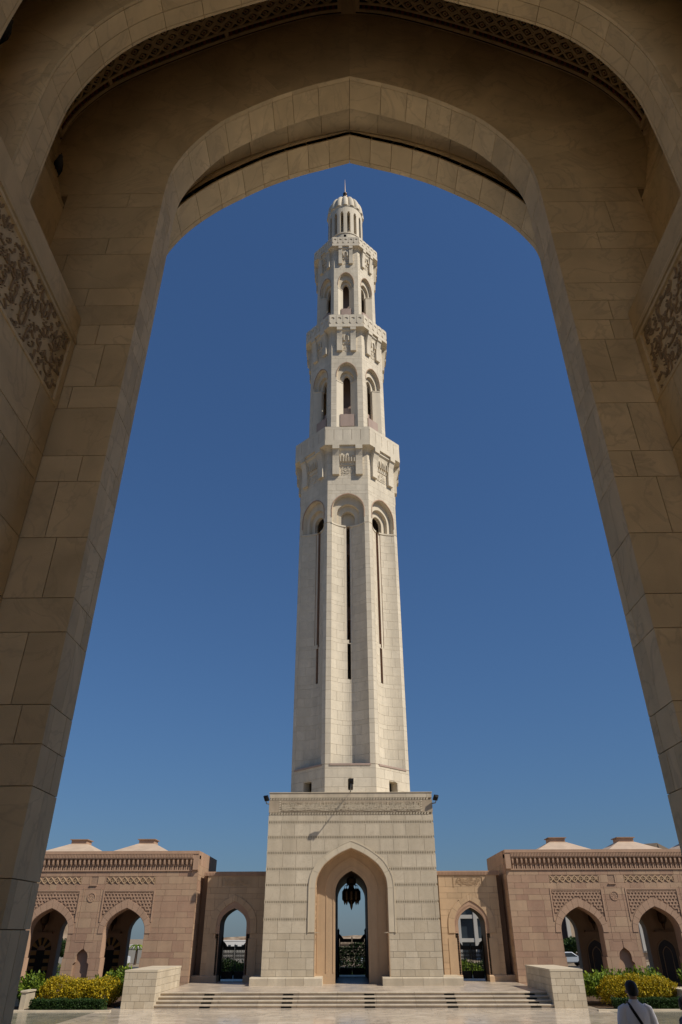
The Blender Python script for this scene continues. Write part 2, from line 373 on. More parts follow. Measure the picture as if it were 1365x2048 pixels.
def flat(name,x0,x1,y0,y1,z,m):
    b=MB(); b.add([(x0,y0,z),(x1,y0,z),(x1,y1,z),(x0,y1,z)],[(0,1,2,3)]); o=b.build(name,m,recalc=False); tag(o,kind='structure'); return o
# the plateau and, beyond it, lower land out to the horizon
b=MB(); b.add([(-260,-60,-.05),(260,-60,-.05),(260,230,-.05),(-260,230,-.05),(-900,420,-24),(900,420,-24),(5200,7000,-26),(-5200,7000,-26)],[(0,1,2,3),(3,2,5,4),(4,5,6,7)])
tag(b.build('ground',GRAVEL,recalc=False),kind='structure')
flat('courtyard_floor',-40,40,7.8,60.5,0,MARB)
flat('rear_court_floor',-40,40,-45,-4.8,1.55,MARB)  # unseen, laid behind the camera to bounce sun into the hall
for s,nm in ((-1,'a'),(1,'b')):
    x0,x1=sorted((s*12.6,s*30))
    flat('courtyard_inlay',x0,x1,12,41.35,.004,MARBG)
flat('road',-230,230,84,98,-.02,ASPH)
for yy in (91,):
    for i in range(-8,9): flat('road_marking',i*9-1.6,i*9+1.6,yy-.07,yy+.07,-.014,mat('road paint',(.7,.7,.68),.7) if 'road paint' not in bpy.data.materials else bpy.data.materials['road paint'])
flat('lawn',-120,120,66,82,-.015,GRASSM)
# platform and steps
b=MB(); b.box(-10.3,10.5,44.6,62.5,-.03,.61); tag(b.build('platform',PAVE),kind='structure')
stair=bpy.data.objects.new('stair',None); COL.objects.link(stair); stair.location=(.1,43.7,0); tag(stair,kind='structure')
def nose(b,x0,x1,yf,yb,z0,z1,r=.035):
    P=[(yb,z0),(yf+.055,z0),(yf+.055,z1-.07),(yf+.012,z1-.07),(yf,z1-.05),(yf,z1-.025),(yf+.012,z1-.005),(yf+.03,z1),(yb,z1)]
    b.prism([(y,z) for y,z in P],lambda u,v,d:(d,u,v),x0,x1)
STEPM=stone('step marble',(.56,.47,.35),(.48,.40,.30),vein=(.36,.29,.2),rough=.4,dirt=.14)
for i in range(4):
    z1=.612-.1525*i; yf=44.28-.4*i; x=-10.25; n=0
    st=MB(); st.box(-10.25,10.42,yf+.12,44.62,-.02,z1-.03); sp=st.build('step',LIME_D,stair)
    while x<10.4:
        L=min(2.05 if n else 1.3,10.42-x); b=MB(); nose(b,x+.006,x+L-.006,yf,yf+.49 if i else 44.8,z1-.152,z1); b.build('step_stone',STEPM,sp); x+=L; n+=1
    for xx in (-7.55,-3.35,.95,5.2,9.45):     # dark light fittings under the nosing
        b=MB(); b.box(xx-.27,xx+.27,yf+.03,yf+.11,z1-.148,z1-.082); b.build('step_light',BLACK,sp)
# ================================================================== minaret
TX,YC,YF=.06,55.55,50.0
mn=thing('minaret','tall cream limestone minaret with square arched base and three balconies','minaret',(TX,YC,.61))
F=front(YF)
def sh(P,dx=TX): return [(x+dx,z) for x,z in P]
pin=half(2.33,5.75,2.34,12); pout=half(2.70,5.75,2.73,12)
b=MB(); b.prism(wall_outline(TX-5.53,TX+5.53,.61,11.49,[full(pin,TX,.61)]),F,-1.7,-.10); b.build('base_wall',LIME_D,mn)
iin=half(1.05,5.5,1.33,12)
b=MB()
b.prism(wall_outline(TX-2.6,TX+2.6,.61,9.0,[full(iin,TX,.61)]),F,-2.0,-1.2)
b.build('portal_inner_wall',TAN,mn)
b=MB()
b.prism(wall_outline(TX-5.53,TX+5.53,.61,11.49,[full(half(1.09,5.5,1.37,12),TX,.61)]),F,-11.1,-1.75)
b.prism(wall_outline(TX-2.7,TX+2.7,.61,9.2,[full(half(1.09,5.5,1.37,12),TX,.61)]),F,-1.75,-1.3)
b.build('base_core',LIME,mn)
b=MB(); b.band(full(iin,TX,.61),full(half(1.1,5.5,1.38,12),TX,.61),F,-11.0,-1.22); b.build('shade_lining',mat('passage shade lining',(.05,.03,.018),.6),mn)  # near-black colour stands in for the unlit passage
b=MB(); b.band(full(half(2.29,5.75,2.30,12),TX,.61),full(half(2.335,5.75,2.345,12),TX,.61),F,-1.2,.012); b.build('portal_reveal',TAN,mn)
# stone courses of the base, cut round the portal
hl=[hole(pout,TX,3.33)]; hl2=[rect(TX-2.335,TX+2.335,0,3.34)]
for zs,ln,hs in (([1.04,1.39,2.0,2.32,2.94,3.29],[.85,1.0],hl2),([3.29,3.93],[.98],hl)):
    lay(courses(zs,TX-5.55,TX+5.55,ln,hs,.014),F,-.10,0,LIME,mn)
lv=[(4.13,4.88),(5.08,5.83),(6.03,6.74),(6.95,7.68),(7.9,8.61),(8.83,9.53),(9.75,10.1)]
for z0,z1 in lv: lay(courses([z0,z1],TX-5.55,TX+5.55,[.98],hl,.014),F,-.10,0,LIME,mn)
lay(courses([11.17,11.49],TX-5.55,TX+5.55,[1.3],[],.014),F,-.10,.0,LIME,mn)
b=MB(); b.box(TX-5.58,TX+5.58,49.96,61.1,11.49,11.53); b.build('cap_slab',LIME_T,mn)
# dentil courses
for z0,z1 in ((3.93,4.13),(4.88,5.08),(5.83,6.03),(6.74,6.95),(7.68,7.9),(8.61,8.83),(9.53,9.75)):
    b=MB(); x=TX-5.55
    e=hl[0]((z0+z1)/2)
    while x<TX+5.5:
        if not (e and e[0]-.09<x<e[1]+.02): b.box(x,x+.058,50-.004,50.10,z0+.035,z1-.03)
        x+=.114
    for zz in ((z0,z0+.035),(z1-.03,z1)):
        if e: b.box(TX-5.55,e[0],49.998,50.10,*zz); b.box(e[1],TX+5.55,49.998,50.10,*zz)
        else: b.box(TX-5.55,TX+5.55,49.998,50.10,*zz)
    b.build('dentil_course',LIME_T,mn,kind='stuff')
# carved inscription with rope mouldings
fp=MB(); fp.box(TX-5.55,TX+5.55,49.985,50.06,10.25,11.02); fo=fp.build('inscription_panel',stone('darker frieze stone',(.40,.32,.225),(.37,.295,.205),dirt=.2),mn)  # panel a darker tone than the letters on it
b=MB(); inscribe(b,letters(9.5,.64,5,3,.6,.042,.12),F,TX-4.75,10.31,.014,.05); b.build('lettering',LIME_T,fo,kind='stuff')
b=MB()
def rope(b,x0,x1,z0,z1,p=.19):
    n=int((x1-x0)/p)
    for i in range(n):
        x=x0+i*p; b.prism([(x,z0),(x+.1,z0),(x+.155,z1),(x+.055,z1)],F,-.03,.03)
rope(b,TX-5.5,TX+5.45,11.03,11.16); rope(b,TX-5.5,TX+5.45,10.11,10.24)
for s in (-4.85,4.75):
    for k in range(5): b.prism([(TX+s,10.29+.15*k),(TX+s+.1,10.33+.15*k),(TX+s+.1,10.41+.15*k),(TX+s,10.37+.15*k)],F,-.03,.035)
b.build('rope_moulding',LIME_T,mn,kind='stuff')
# portal archivolt
fi=full(pin,TX,3.33); fo_=full(pout,TX,3.33)
voussoirs(fi,fo_,F,-.05,.035,LIME_T,mn,[0,1,4,7,10,13,16,19,22,25,26],.012)
b=MB(); o1=full(half(2.70,5.75,2.73,12),TX,3.33); o2=full(half(2.76,5.75,2.80,12),TX,3.29); b.band(o1,o2,F,-.02,.055); b.build('hood_mould',LIME_T,mn)
# plinth stones
for xa,xb in ((-6.1,-1.75),(1.88,6.7)):
    x=xa; n=4
    for k in range(n):
        x1=xa+(xb-xa)*(k+1)/n
        b=MB(); b.prism([(49.35,.61),(49.35,.97),(49.38,1.01),(49.42,1.03),(52.4,1.03),(52.4,.61)],lambda u,v,d:(d,u,v),x+.006,x1-.006); b.build('plinth_stone',LIME,mn); x=x1
# inner portal: framed panels and carving on the reveals
b=MB()
for s in (-1,1):
    for k,(hw,pr) in enumerate(((1.16,.03),(1.62,.03),(2.2,.02))):
        b.box(TX+s*hw-.03,TX+s*hw+.03,51.2-pr,51.25,1.2,5.4)
    Mr=(lambda s:(lambda u,v,d:(TX+s*(2.288-d),50.12+u,v)))(s)
    inscribe(b,[([(y,z) for z,y in P],W) for P,W in letters(2.9,.86,11+s,2,.7,.05,.2)],Mr,0.05,3.1,0,.03)
    for z in (1.25,2.75):
        for k in range(3): b.mbox(Mr,.14+.26*k,.3+.26*k,z,z+.34,0,.035)
for (p,q) in (((1.2,5.5,1.5),(1.26,5.5,1.58)),((1.66,5.6,1.95),(1.74,5.6,2.05))):
    b.band(full(half(*p,12),TX),full(half(*q,12),TX),F,-1.22,-1.165)
b.build('portal_carving',TAN,mn,kind='stuff')
# ---- octagonal tiers
PH=[R(-90+45*k) for k in range(8)]
def OF(ph,a):
    n=(math.cos(ph),math.sin(ph)); t=(-n[1],n[0])
    return lambda u,v,d:(TX+n[0]*(a+d)+t[0]*u,YC+n[1]*(a+d)+t[1]*u,v)
T8=math.tan(R(22.5))
def octring(b,prof,cap=True): # prof: (apothem,z)
    rg=[[(TX+a/math.cos(R(22.5))*math.cos(R(22.5+45*k)),YC+a/math.cos(R(22.5))*math.sin(R(22.5+45*k)),z) for k in range(8)] for a,z in prof]
    b.rings(rg,cap)
DET=(0,1,7)
def curved_lay(rects,M,dfun,m,parent,th,joined,n=5):
    B=MB() if joined else None
    for (u0,u1,v0,v1) in rects:
        b=B or MB(); us=[u0+(u1-u0)*i/n for i in range(n+1)]
        V=[M(u,v,dfun(u)) for v in (v0,v1) for u in us]+[M(u,v,dfun(u)-th) for v in (v0,v1) for u in us]
        k=n+1; Fc=[(i,i+1,k+i+1,k+i) for i in range(n)]+[(i,2*k+i,2*k+i+1,i+1) for i in range(n)]+[(k+i,k+i+1,3*k+i+1,3*k+i) for i in range(n)]+[(0,k,3*k,2*k),(n,2*k+n,3*k+n,k+n)]
        b.add(V,Fc)
        if not joined: b.build('stone_block',m,parent)
    if joined: B.build('stone_courses',m,parent,kind='stuff')
def rects_of(polys): return [(min(p[0] for p in q),max(p[0] for p in q),min(p[1] for p in q),max(p[1] for p in q)) for q in polys]
def zpat(z0,z1,pat):
    Z=[z0]; i=0
    while Z[-1]+pat[i%len(pat)]<z1-.15: Z.append(Z[-1]+pat[i%len(pat)]); i+=1
    return Z+[z1]
A1=4.4; h1=A1*T8; PW=1.43
cav=lambda u:-.75*(1-(u/PW)**2)
b=MB(); st_=MB()
for k in range(8):
    M=OF(PH[k],A1)
    if k not in DET:
        b.sheet(lambda u,v:M(u,v,-.0),[-h1,h1],[11.5,43]); continue
    ww=.17 if k==0 else .44
    for (u0,u1,v0,v1) in ((-h1,-ww,11.5,12.63),(ww,h1,11.5,12.63),(-ww,ww,11.5,11.86),(-h1,h1,12.63,13.62)): b.mbox(M,u0,u1,v0,v1,-.6,-.03)
    for s in (-1,1):
        b.mbox(M,s*PW,s*(h1-.012),13.62,33.84,-.5,-.03)
        us=[s*(.34+(PW-.34)*i/10) for i in range(11)]; b.sheet(lambda u,v:M(u,v,cav(u)-.03),us,[13.62,33.84])
        b.sheet(lambda u,v:M(u,v,cav(u)-.03),[s*.13,s*.25,s*.34],[13.62,23.07])
        b.sheet(lambda u,v:M(u,v,cav(u)-.05),[s*.13,s*.25,s*.34],[23.07,33.84]); st_.sheet(lambda v,d:M(s*.34,v,cav(.34)+d),[23.07,33.84],[0,-.05]); st_.sheet(lambda v,d:M(s*.13,v,cav(.13)+d),[20.04,33.84],[-.02,-.85])
    b.sheet(lambda u,v:M(u,v,cav(u)-.03),[-.13,0,.13],[13.62,20.04])
    us=[-PW+2*PW*i/16 for i in range(17)]; b.sheet(lambda u,t:M(u,13.62,cav(u)*t),us,[0,1]); b.sheet(lambda u,t:M(u,33.84,cav(u)*(1-t)-1.35*t),us,[0,1])
    up=full(halfr(1.40,35.1,1.67,10),0,33.84)
    b.prism(wall_outline(-h1+.012,h1-.012,33.84,43,[up]),M,-.42,-.03)
    b.band(full(halfr(1.0,34.9,1.07,10),0,33.84),full(halfr(1.55,35.1,1.85,10),0,33.84),M,-.75,-.42)
    b.band(full(halfr(.6,34.65,.74,10),0,33.84),full(halfr(1.2,34.9,1.3,10),0,33.84),M,-1.1,-.75)
    if k==0: b.mbox(M,-.8,.8,33.84,36,-1.3,-1.2)
b.build('shaft_wall',SHT,mn); st_.build('slot_trim',PINK_T,mn,recalc=False)
b=MB()
for z in (25.4,31.5,39): octring(b,[(2.6,z),(2.6,z+1.2)])
b.build('landing_slab',PINK_T,mn)
zs1=zpat(11.53,13.6,[.55,.62,.64]); zs2=zpat(13.64,33.8,[.72,.72,.72,.72,.34]); zs3=zpat(33.86,41.9,[.66,.66,.33])
for k in DET:
    M=OF(PH[k],A1); j=k!=0; ww=.17 if k==0 else .44
    lay(courses(zs1,-h1,h1,[.95],[rect(-ww,ww,11.86,12.63)],.014),M,-.03,0,SHL,mn,'stone_courses' if j else 'stone_block',j)
    st=[p for s in (-1,1) for p in courses(zs2,min(s*PW,s*h1),max(s*PW,s*h1),[2],[],.014)]
    lay(st,M,-.03,0,SHL,mn,'stone_courses',True)
    pl=courses(zs2,-PW,PW,[.93],[rect(-.13,.13,20.04,23.07),rect(-.34,.34,23.07,34)],.014)
    curved_lay(rects_of(pl),M,cav,SHL,mn,.03,j)
    lay(courses(zs3,-h1,h1,[.85],[hole(halfr(1.41,35.1,1.68,10),0,33.8)],.014),M,-.03,0,SHL,mn,'stone_courses',True)
    b=MB(); b.mbox(M,-PW-.05,PW+.05,13.54,13.66,-.02,.05); b.build('panel_ledge',PINKLIT,mn)
    b=MB(); us=[-PW+2*PW*i/16 for i in range(17)]
    for s in (-1,1):
        uu_=[u*s for u in [.2+(PW-.2)*i/10 for i in range(11)]]; b.band([(u,33.74) for u in uu_],[(u,33.88) for u in uu_],lambda u,v,d:M(u,v,cav(u)+d),-.05,.06)
    b.build('niche_sill',SHT,mn)
    b=MB(); b.band(full(halfr(1.40,35.1,1.67,10),0,34.4),full(halfr(1.47,35.1,1.77,10),0,34.4),M,-.02,.035); b.build('niche_moulding',PINK_T,mn)
def niche_letters(M,w,z0,h,seed,parent):
    b=MB(); inscribe(b,letters(2*w-.1,h,seed,2,.75,.05,.2),M,-w+.05,z0,.0,.03); b.build('carved_script',SHT,parent,kind='stuff')
def balcony(aw,ao,zc,zb,zt,bu0,bu1,zbb,style,seed):
    b=MB(); e=ao-aw
    octring(b,[(aw-.05,zc-.1),(aw-.02,zb-.45),(aw+.06,zb-.2),(aw+.2,zb-.06),(aw+e*.7,zb-.01),(ao,zb),(ao,zt),(ao-.22,zt),(ao-.22,zb+.35),(.3,zb+.35)])
    bo=b.build('balcony',SHT,mn)
    ho=ao*T8
    for k in range(8):
        if k in (3,4,5): continue
        M=OF(PH[k],ao); W=2*ho/5
        lo,hi=(zb+.55,zt-.3) if style==1 else (zb+.42,zt-.0)
        if style==1:
            for q in range(5):
                b=MB(); b.mbox(M,-ho+W*q+.022,-ho+W*(q+1)-.022,lo,hi,-.02,.04); b.build('parapet_panel',SHL,bo)
            b=MB(); b.mbox(M,-ho-.01,ho+.01,hi,zt+.04,-.1,.045); b.mbox(M,-ho-.01,ho+.01,zb,lo,-.1,.042); b.build('parapet_rail',SHL,bo)
        else:
            for q in range(5):
                c=-ho+W*(q+.5); zc_=lo+(hi-lo)*.58; rr_=W*.27; hw=W/2-.016
                I=[];O=[]
                for i in range(17):
                    a=2*math.pi*i/16+math.pi/16; ca,sa=math.cos(a),math.sin(a)
                    I.append((c+rr_*ca,zc_+rr_*sa))
                    t=min(hw/abs(ca) if abs(ca)>1e-6 else 9,((hi-zc_) if sa>0 else (zc_-lo))/abs(sa) if abs(sa)>1e-6 else 9); O.append((c+t*ca,zc_+t*sa))
                b=MB(); b.band(I,O,M,-.02,.06); b.build('parapet_panel',SHL,bo)
            b=MB(); b.mbox(M,-ho-.01,ho+.01,zb,lo-.02,-.1,.062); b.build('parapet_rail',SHL,bo)
        Mw=OF(PH[k],aw)
        pf=[(-.05,zbb),(.26,zbb),(.27,zbb+(zb-zbb)*.35),(.3,zbb+(zb-zbb)*.5),(.36,zbb+(zb-zbb)*.65),(e*.92,zb-.42),(e*.92,zb),(-.05,zb)]
        for s in (-1,1):
            b=MB(); b.prism(pf,lambda d,v,u:Mw(u,v,d),s*bu0,s*bu1); b.mbox(Mw,s*(bu0-.008),s*(bu1+.008),zb-.42,zb+.02,e*.5,e+.052); b.build('bracket',SHL,bo)
        if k in DET:
            hz=(zb-zbb)
            b=MB(); b.prism([(-.02,zbb+hz*.36),(.06,zbb+hz*.36),(.1,zbb+hz*.5),(e*.55,zb-.45),(e*.8,zb-.3),(e*.8,zb),(-.02,zb)],lambda d,v,u:Mw(u,v,d),-bu0+.01,bu0-.01)
            nn=3 if style==1 else 1; wd=2*bu0/nn
            for q in range(nn):
                c=-bu0+wd*(q+.5); hh=halfr(wd*.2,zbb+hz*.58,hz*.12,6); ho_=halfr(wd*.34,zbb+hz*.58,hz*.2,6)
                b.band(full(hh,c,zbb+hz*.46),full(ho_,c,zbb+hz*.46),Mw,.05,.3)
            b.build('carved_hood',SHT,bo)
            niche_letters(Mw,bu0,zbb+.03,hz*.34,seed+k,bo)
    return bo
balcony(4.4,5.0,40.4,41.83,43.9,.75,1.38,38.79,1,20)
def tier(a,z0,z1,wp,ws,zsill,zs_,crown,seed,box):
    hf=a*T8; b=MB(); dp=-.5
    um=(wp+ws)/2
    for k in range(8):
        M=OF(PH[k],a)
        if k in (3,4,5): b.sheet(lambda u,v:M(u,v,0),[-hf,hf],[z0,z1]); continue
        for s in (-1,1):
            b.mbox(M,s*wp,s*(hf-.012),z0,zsill,-.4,-.025)
            b.sheet(lambda u,v:M(u,v,dp*(wp-abs(u))/(wp-ws)),[s*wp,s*um,s*ws],[z0,zsill])
            b.sheet(lambda v,d:M(s*ws,v,d),[z0,zsill],[dp,dp-.28])
            b.add([M(s*wp,zsill,0),M(s*ws,zsill,dp),M(s*wp,zsill,dp)],[(0,1,2)])
            b.band([(s*wp,zsill-.08),(s*ws,zsill-.08)],[(s*wp,zsill+.03),(s*ws,zsill+.03)],lambda u,v,d:M(u,v,dp*(wp-abs(u))/(wp-ws)+d),-.04,.04)
        b.prism(wall_outline(-hf+.012,hf-.012,zsill,z1,[full(halfr(wp,zs_,crown-zs_,10),0,zsill)]),M,-.36,-.025)
        wm=ws+(wp-ws)*.55
        b.band(full(halfr(wm,zs_-.15,(crown-zs_)*.66,10),0,zsill),full(halfr(wp+.1,zs_,(crown-zs_)*1.12,10),0,zsill),M,-.66,-.36)
        b.band(full(halfr(ws,zs_-.3,(crown-zs_)*.52,10),0,zsill),full(halfr(wm+.1,zs_-.15,(crown-zs_)*.78,10),0,zsill),M,-.95,-.66)
    t=b.build('tier_wall',SHT,mn)
    J=MB(); zz=zpat(z0+1.2,z1-.5,[.62,.62,.31])
    for k in (0,1,2,6,7):
        M=OF(PH[k],a)
        P=courses([z for z in zz if z<=zsill+.2],-hf,hf,[9],[rect(-wp,wp,z0,zsill+1)],.014)+courses([z for z in zz if z>=zsill-.1],-hf,hf,[.75],[hole(halfr(wp+.01,zs_,crown-zs_+.01,10),0,z0)],.014)
        for p in P: J.prism(p,M,-.025,0,back=False)
        b=MB(); b.band(full(halfr(wp,zs_,crown-zs_,10),0,zsill+.5),full(halfr(wp+.06,zs_,crown-zs_+.09,10),0,zsill+.5),M,-.02,.03); b.build('arch_moulding',PINK_T,t)
        b=MB(); b.mbox(M,-box[0],box[0],box[1],box[2],-.85,-.16); b.build('window_box',PINKLIT,t)
    J.build('stone_courses',SHL,mn,kind='stuff')
    b=MB(); octring(b,[(1.1,z0),(1.1,z1)]); octring(b,[(a-.9,z0+(zsill-z0)*.45),(a-.9,z0+(zsill-z0)*.66)]); octring(b,[(a-.3,z1-1),(a-.3,z1-.7)]); b.build('inner_stair_core',PINKLIT,t)
tier(3.8,42.2,59,1.04,.37,50.99,51.45,53.38,1,(.68,45.16,46.66))
balcony(3.8,4.35,56.2,58.0,59.82,.43,1.0,54.9,2,40)
tier(3.3,58.3,73,.88,.35,65.42,65.95,67.95,2,(.55,61.1,62.15))
balcony(3.3,3.75,70.6,72.1,73.68,.4,.82,69.27,2,60)
# lantern drum, dome, finial
def arcs(b,r0,r1,a0,a1,z0,z1,n=4):
    for (za,zb_) in ((z0,z1),):
        A=[a0+(a1-a0)*i/n for i in range(n+1)]
        I=[(TX+r0*math.cos(a),YC+r0*math.sin(a)) for a in A]; O=[(TX+r1*math.cos(a),YC+r1*math.sin(a)) for a in A]
        b.band(I,O,lambda u,v,d:(u,v,d),za,zb_)
b=MB(); b.lathe([(2.2,72.4),(2.2,76.55),(2.28,76.6),(2.28,76.75),(1.75,76.75)],(TX,YC,0),48,False); b.lathe([(1.7,81.0),(2.2,81.0),(2.2,82.0),(2.27,82.08),(2.27,82.2),(1.6,82.2)],(TX,YC,0),48,False); b.lathe([(.7,73),(.7,82)],(TX,YC,0),24)
dr=b.build('lantern_drum',SHT,mn)
for k in range(16):
    b=MB(); a=R(-90+22.5*k); arcs(b,1.72,2.2,a-R(5.9),a+R(5.9),76.6,80.7); 
    for s in (-1,1):   # small pointed head of each slot
        A0=a+s*R(5.9); P=[(0,80.7),(0,81.05),(.085*2.2/2,81.05)]
        b.band([(TX+1.72*math.cos(q),YC+1.72*math.sin(q)) for q in (A0-s*R(2),A0,A0+s*R(2.2))],[(TX+2.2*math.cos(q),YC+2.2*math.sin(q)) for q in (A0-s*R(2),A0,A0+s*R(2.2))],lambda u,v,d:(u,v,d),80.68,81.02)
    arcs(b,1.72,2.2,a-R(5.9),a+R(5.9),80.7,81.02); b.build('drum_pier',SHL,dr)
b=MB(); rg=[]
for i in range(15):
    t=i/14; z=82.2+3.45*math.sin(t*math.pi/2); r=2.2*math.cos(t*math.pi/2)**.75+.12; ring=[]
    for k in range(128):
        a=2*math.pi*k/128; fl=abs(math.sin(8*a+math.pi/2)); ring.append((TX+r*(.90+.13*fl**.6)*math.cos(a),YC+r*(.90+.13*fl**.6)*math.sin(a),z))
    rg.append(ring)
b.rings(rg); b.build('ribbed_dome',SHL,mn)
b=MB(); b.lathe([(.25,85.5),(.12,85.9),(.1,86.6),(.16,86.75),(.34,86.95),(.38,87.15),(.3,87.35),(.12,87.5),(.14,87.6),(.27,87.75),(.29,87.9),(.2,88.05),(.08,88.2)],(TX,YC,0),20); fn=b.build('finial',BRONZE,mn,smooth=True)
b=MB(); b.lathe([(.085,88.15),(.06,89),(.012,91.15)],(TX,YC,0),8); b.build('spike',GILT,fn)
# ================================================================== hall archway round the camera
XA=.1; HF=1.6
hall=thing('entrance_archway','shaded stone archway of the hall, framing the view of the minaret','archway',(XA,6.3,HF))
Dp=[(2.74,12.3),(2.725,12.75),(2.66,13.15),(2.45,13.7),(2.1,14.28),(1.67,14.7),(1.2,15.07),(.65,15.39),(0,15.68)]
Ap=[(3.2,12.3),(3.15,12.9),(3.06,13.21),(2.81,13.68),(2.42,14.16),(2.0,14.54),(1.48,14.94),(.93,15.25),(.44,15.46),(0,15.65)]
Gp=[(3.2,12.3),(3.17,12.85),(3.09,13.32),(2.84,13.9),(2.44,14.5),(1.93,14.93),(1.36,15.28),(.74,15.58),(0,15.82)]
Ep=[(3.45,9.79),(3.45,11.1),(3.39,11.9),(3.12,12.77),(2.69,13.43),(2.1,13.9),(1.55,14.25),(1.14,14.5),(.5,14.87),(0,15.15)]
Vp=[(4.15,12.05),(4.42,13.0),(4.55,13.6),(4.52,14.15),(4.33,14.75),(3.87,15.5),(2.85,16.42),(1.8,17.19),(.73,17.8),(0,17.97)]
Op=[(4.3,9.79),(4.3,12.05),(4.65,13.2),(4.68,14.1),(4.45,14.9),(4.0,15.65),(2.95,16.55),(1.87,17.33),(.8,17.95),(0,18.15)]
NC=48
Dh,Ah,Gh,Eh,Vh,Oh=[catmull(p,NC) for p in (Dp,Ap,Gp,Ep,Vp,Op)]
def off(h,e):
    out=[]
    for i,(x,z) in enumerate(h):
        a=h[max(i-1,0)]; b=h[min(i+1,len(h)-1)]; t=Vector((b[0]-a[0],b[1]-a[1])).normalized(); n=Vector((t.y,-t.x))
        out.append((max(x+n.x*e,0) if i<len(h)-1 else 0,z+(n.y*e if i<len(h)-1 else e*1.1)))
    return out
def nearest(h,z): return min(range(len(h)),key=lambda i:abs(h[i][1]-z))
F6=front(6.0)
# wall carrying the arch, then the set-back ring and the outer arch
b=MB()
b.prism(wall_outline(XA-5.2,XA+5.2,HF,18.7,[full(off(Dh,.03),XA,HF)]),F6,-.54,-.03)
b.prism(wall_outline(XA-12,XA+12,0,18.7,[full(Gh,XA,0)]),F6,-.98,-.56)
b.build('arch_wall',HALL_D,hall)
b=MB(); b.prism(wall_outline(XA-14,XA+14,0,19.6,[full(off(Ah,.03),XA,0)]),F6,-1.50,-1.0); b.build('outer_arch_wall',HALL,hall)
zl=[1.6,2.22,2.56,3.24,3.58,4.26,4.60,4.94,5.62,5.97,6.64,7.33,7.67,8.35,8.68,9.36,9.70,10.05,10.38,11.06,11.41,12.10,12.42]
g=.004
for s in (-1,1):
    for i,(z0,z1) in enumerate(zip(zl,zl[1:])):
        xo=3.45 if z1<9.8 else 4.15
        js=[2.74]+([2.74+(xo-2.74)*(.62,.35,.5,.8,.44)[i%5]] if (i*7+(s>0))%4 else [])+[xo]
        y1=(6.12,6.27,6.2)[i%3]
        for a,c in zip(js,js[1:]):
            bl=MB(); bl.box(XA+s*(a+(g if a>2.75 else 0)),XA+s*(c-g),6.0,y1-g if a<2.75 else 6.04,z0+g,z1-g); bl.build('stone_block',HALL,hall)
        ys=[y1,6.56] if i%3==1 else [y1,(6.42,0,6.38)[i%3],6.56]
        for a,c in zip(ys,ys[1:]):
            bl=MB(); bl.box(XA+s*2.742,XA+s*2.95,a+g,c-(g if c<6.55 else 0),z0+g,z1-g); bl.build('stone_block',HALL,hall)
# big facing slabs fanning out above the springing
dz=[12.42,13.2,13.72,14.33,14.72,15.1,15.42,15.68]; vz=[12.42,13.75,14.66,15.5,16.42,16.92,17.32,17.97]
di=[nearest(Dh,z) for z in dz]; vi=[nearest(Vh,z) for z in vz]
for s in (-1,1):
    for k in range(7):
        A=[(Dh[i][0],Dh[i][1]) for i in range(di[k],di[k+1]+1)]; B=[(Vh[i][0],Vh[i][1]) for i in range(vi[k],vi[k+1]+1)]
        if k==0: A=[(2.74,12.424)]+[p for p in A if p[1]>12.45]; B=[(4.26,12.424)]+[p for p in B if p[1]>12.45]
        P=A+B[::-1]; cx=sum(p[0] for p in P)/len(P); cz=sum(p[1] for p in P)/len(P)
        P=[(XA+s*(cx+(x-cx)*.9985),cz+(z-cz)*.9985) for x,z in P]
        bl=MB(); bl.prism(P,F6,-.04,0); bl.build('facing_slab',HALL,hall)
# arch stones: inner ring, its edge bead, groove, outer ring
def ring(h,y0,y1,cuts,e=.12,name='voussoir'):
    for s in (-1,1):
        I=[(XA+s*x,z) for x,z in h]; O=[(XA+s*x,z) for x,z in off(h,e)]
        voussoirs(I,O,front(0),-y0,-y1,HALL,hall,cuts,.009,name)
    return
dc=[nearest(Dh,z) for z in (12.42,12.95,13.5,13.95,14.35,14.72,15.0,15.23,15.45,15.68)]
ring(Dh,6.075,6.54,dc); ring(off(Dh,.0),6.005,6.07,dc,.1,'edge_stone')
ac=[nearest(Ah,z) for z in (12.3,12.9,13.45,13.9,14.3,14.62,14.9,15.13,15.33,15.5,15.65)]
ring(Ah,7.0,7.44,ac); ring(Ah,7.447,7.53,ac,.1,'edge_stone')
gc=[nearest(Gh,z) for z in (12.3,13.0,13.7,14.25,14.7,15.05,15.4,15.66,15.92)]
ring(off(Gh,-.02),6.56,6.98,gc,.02,'groove_stone')
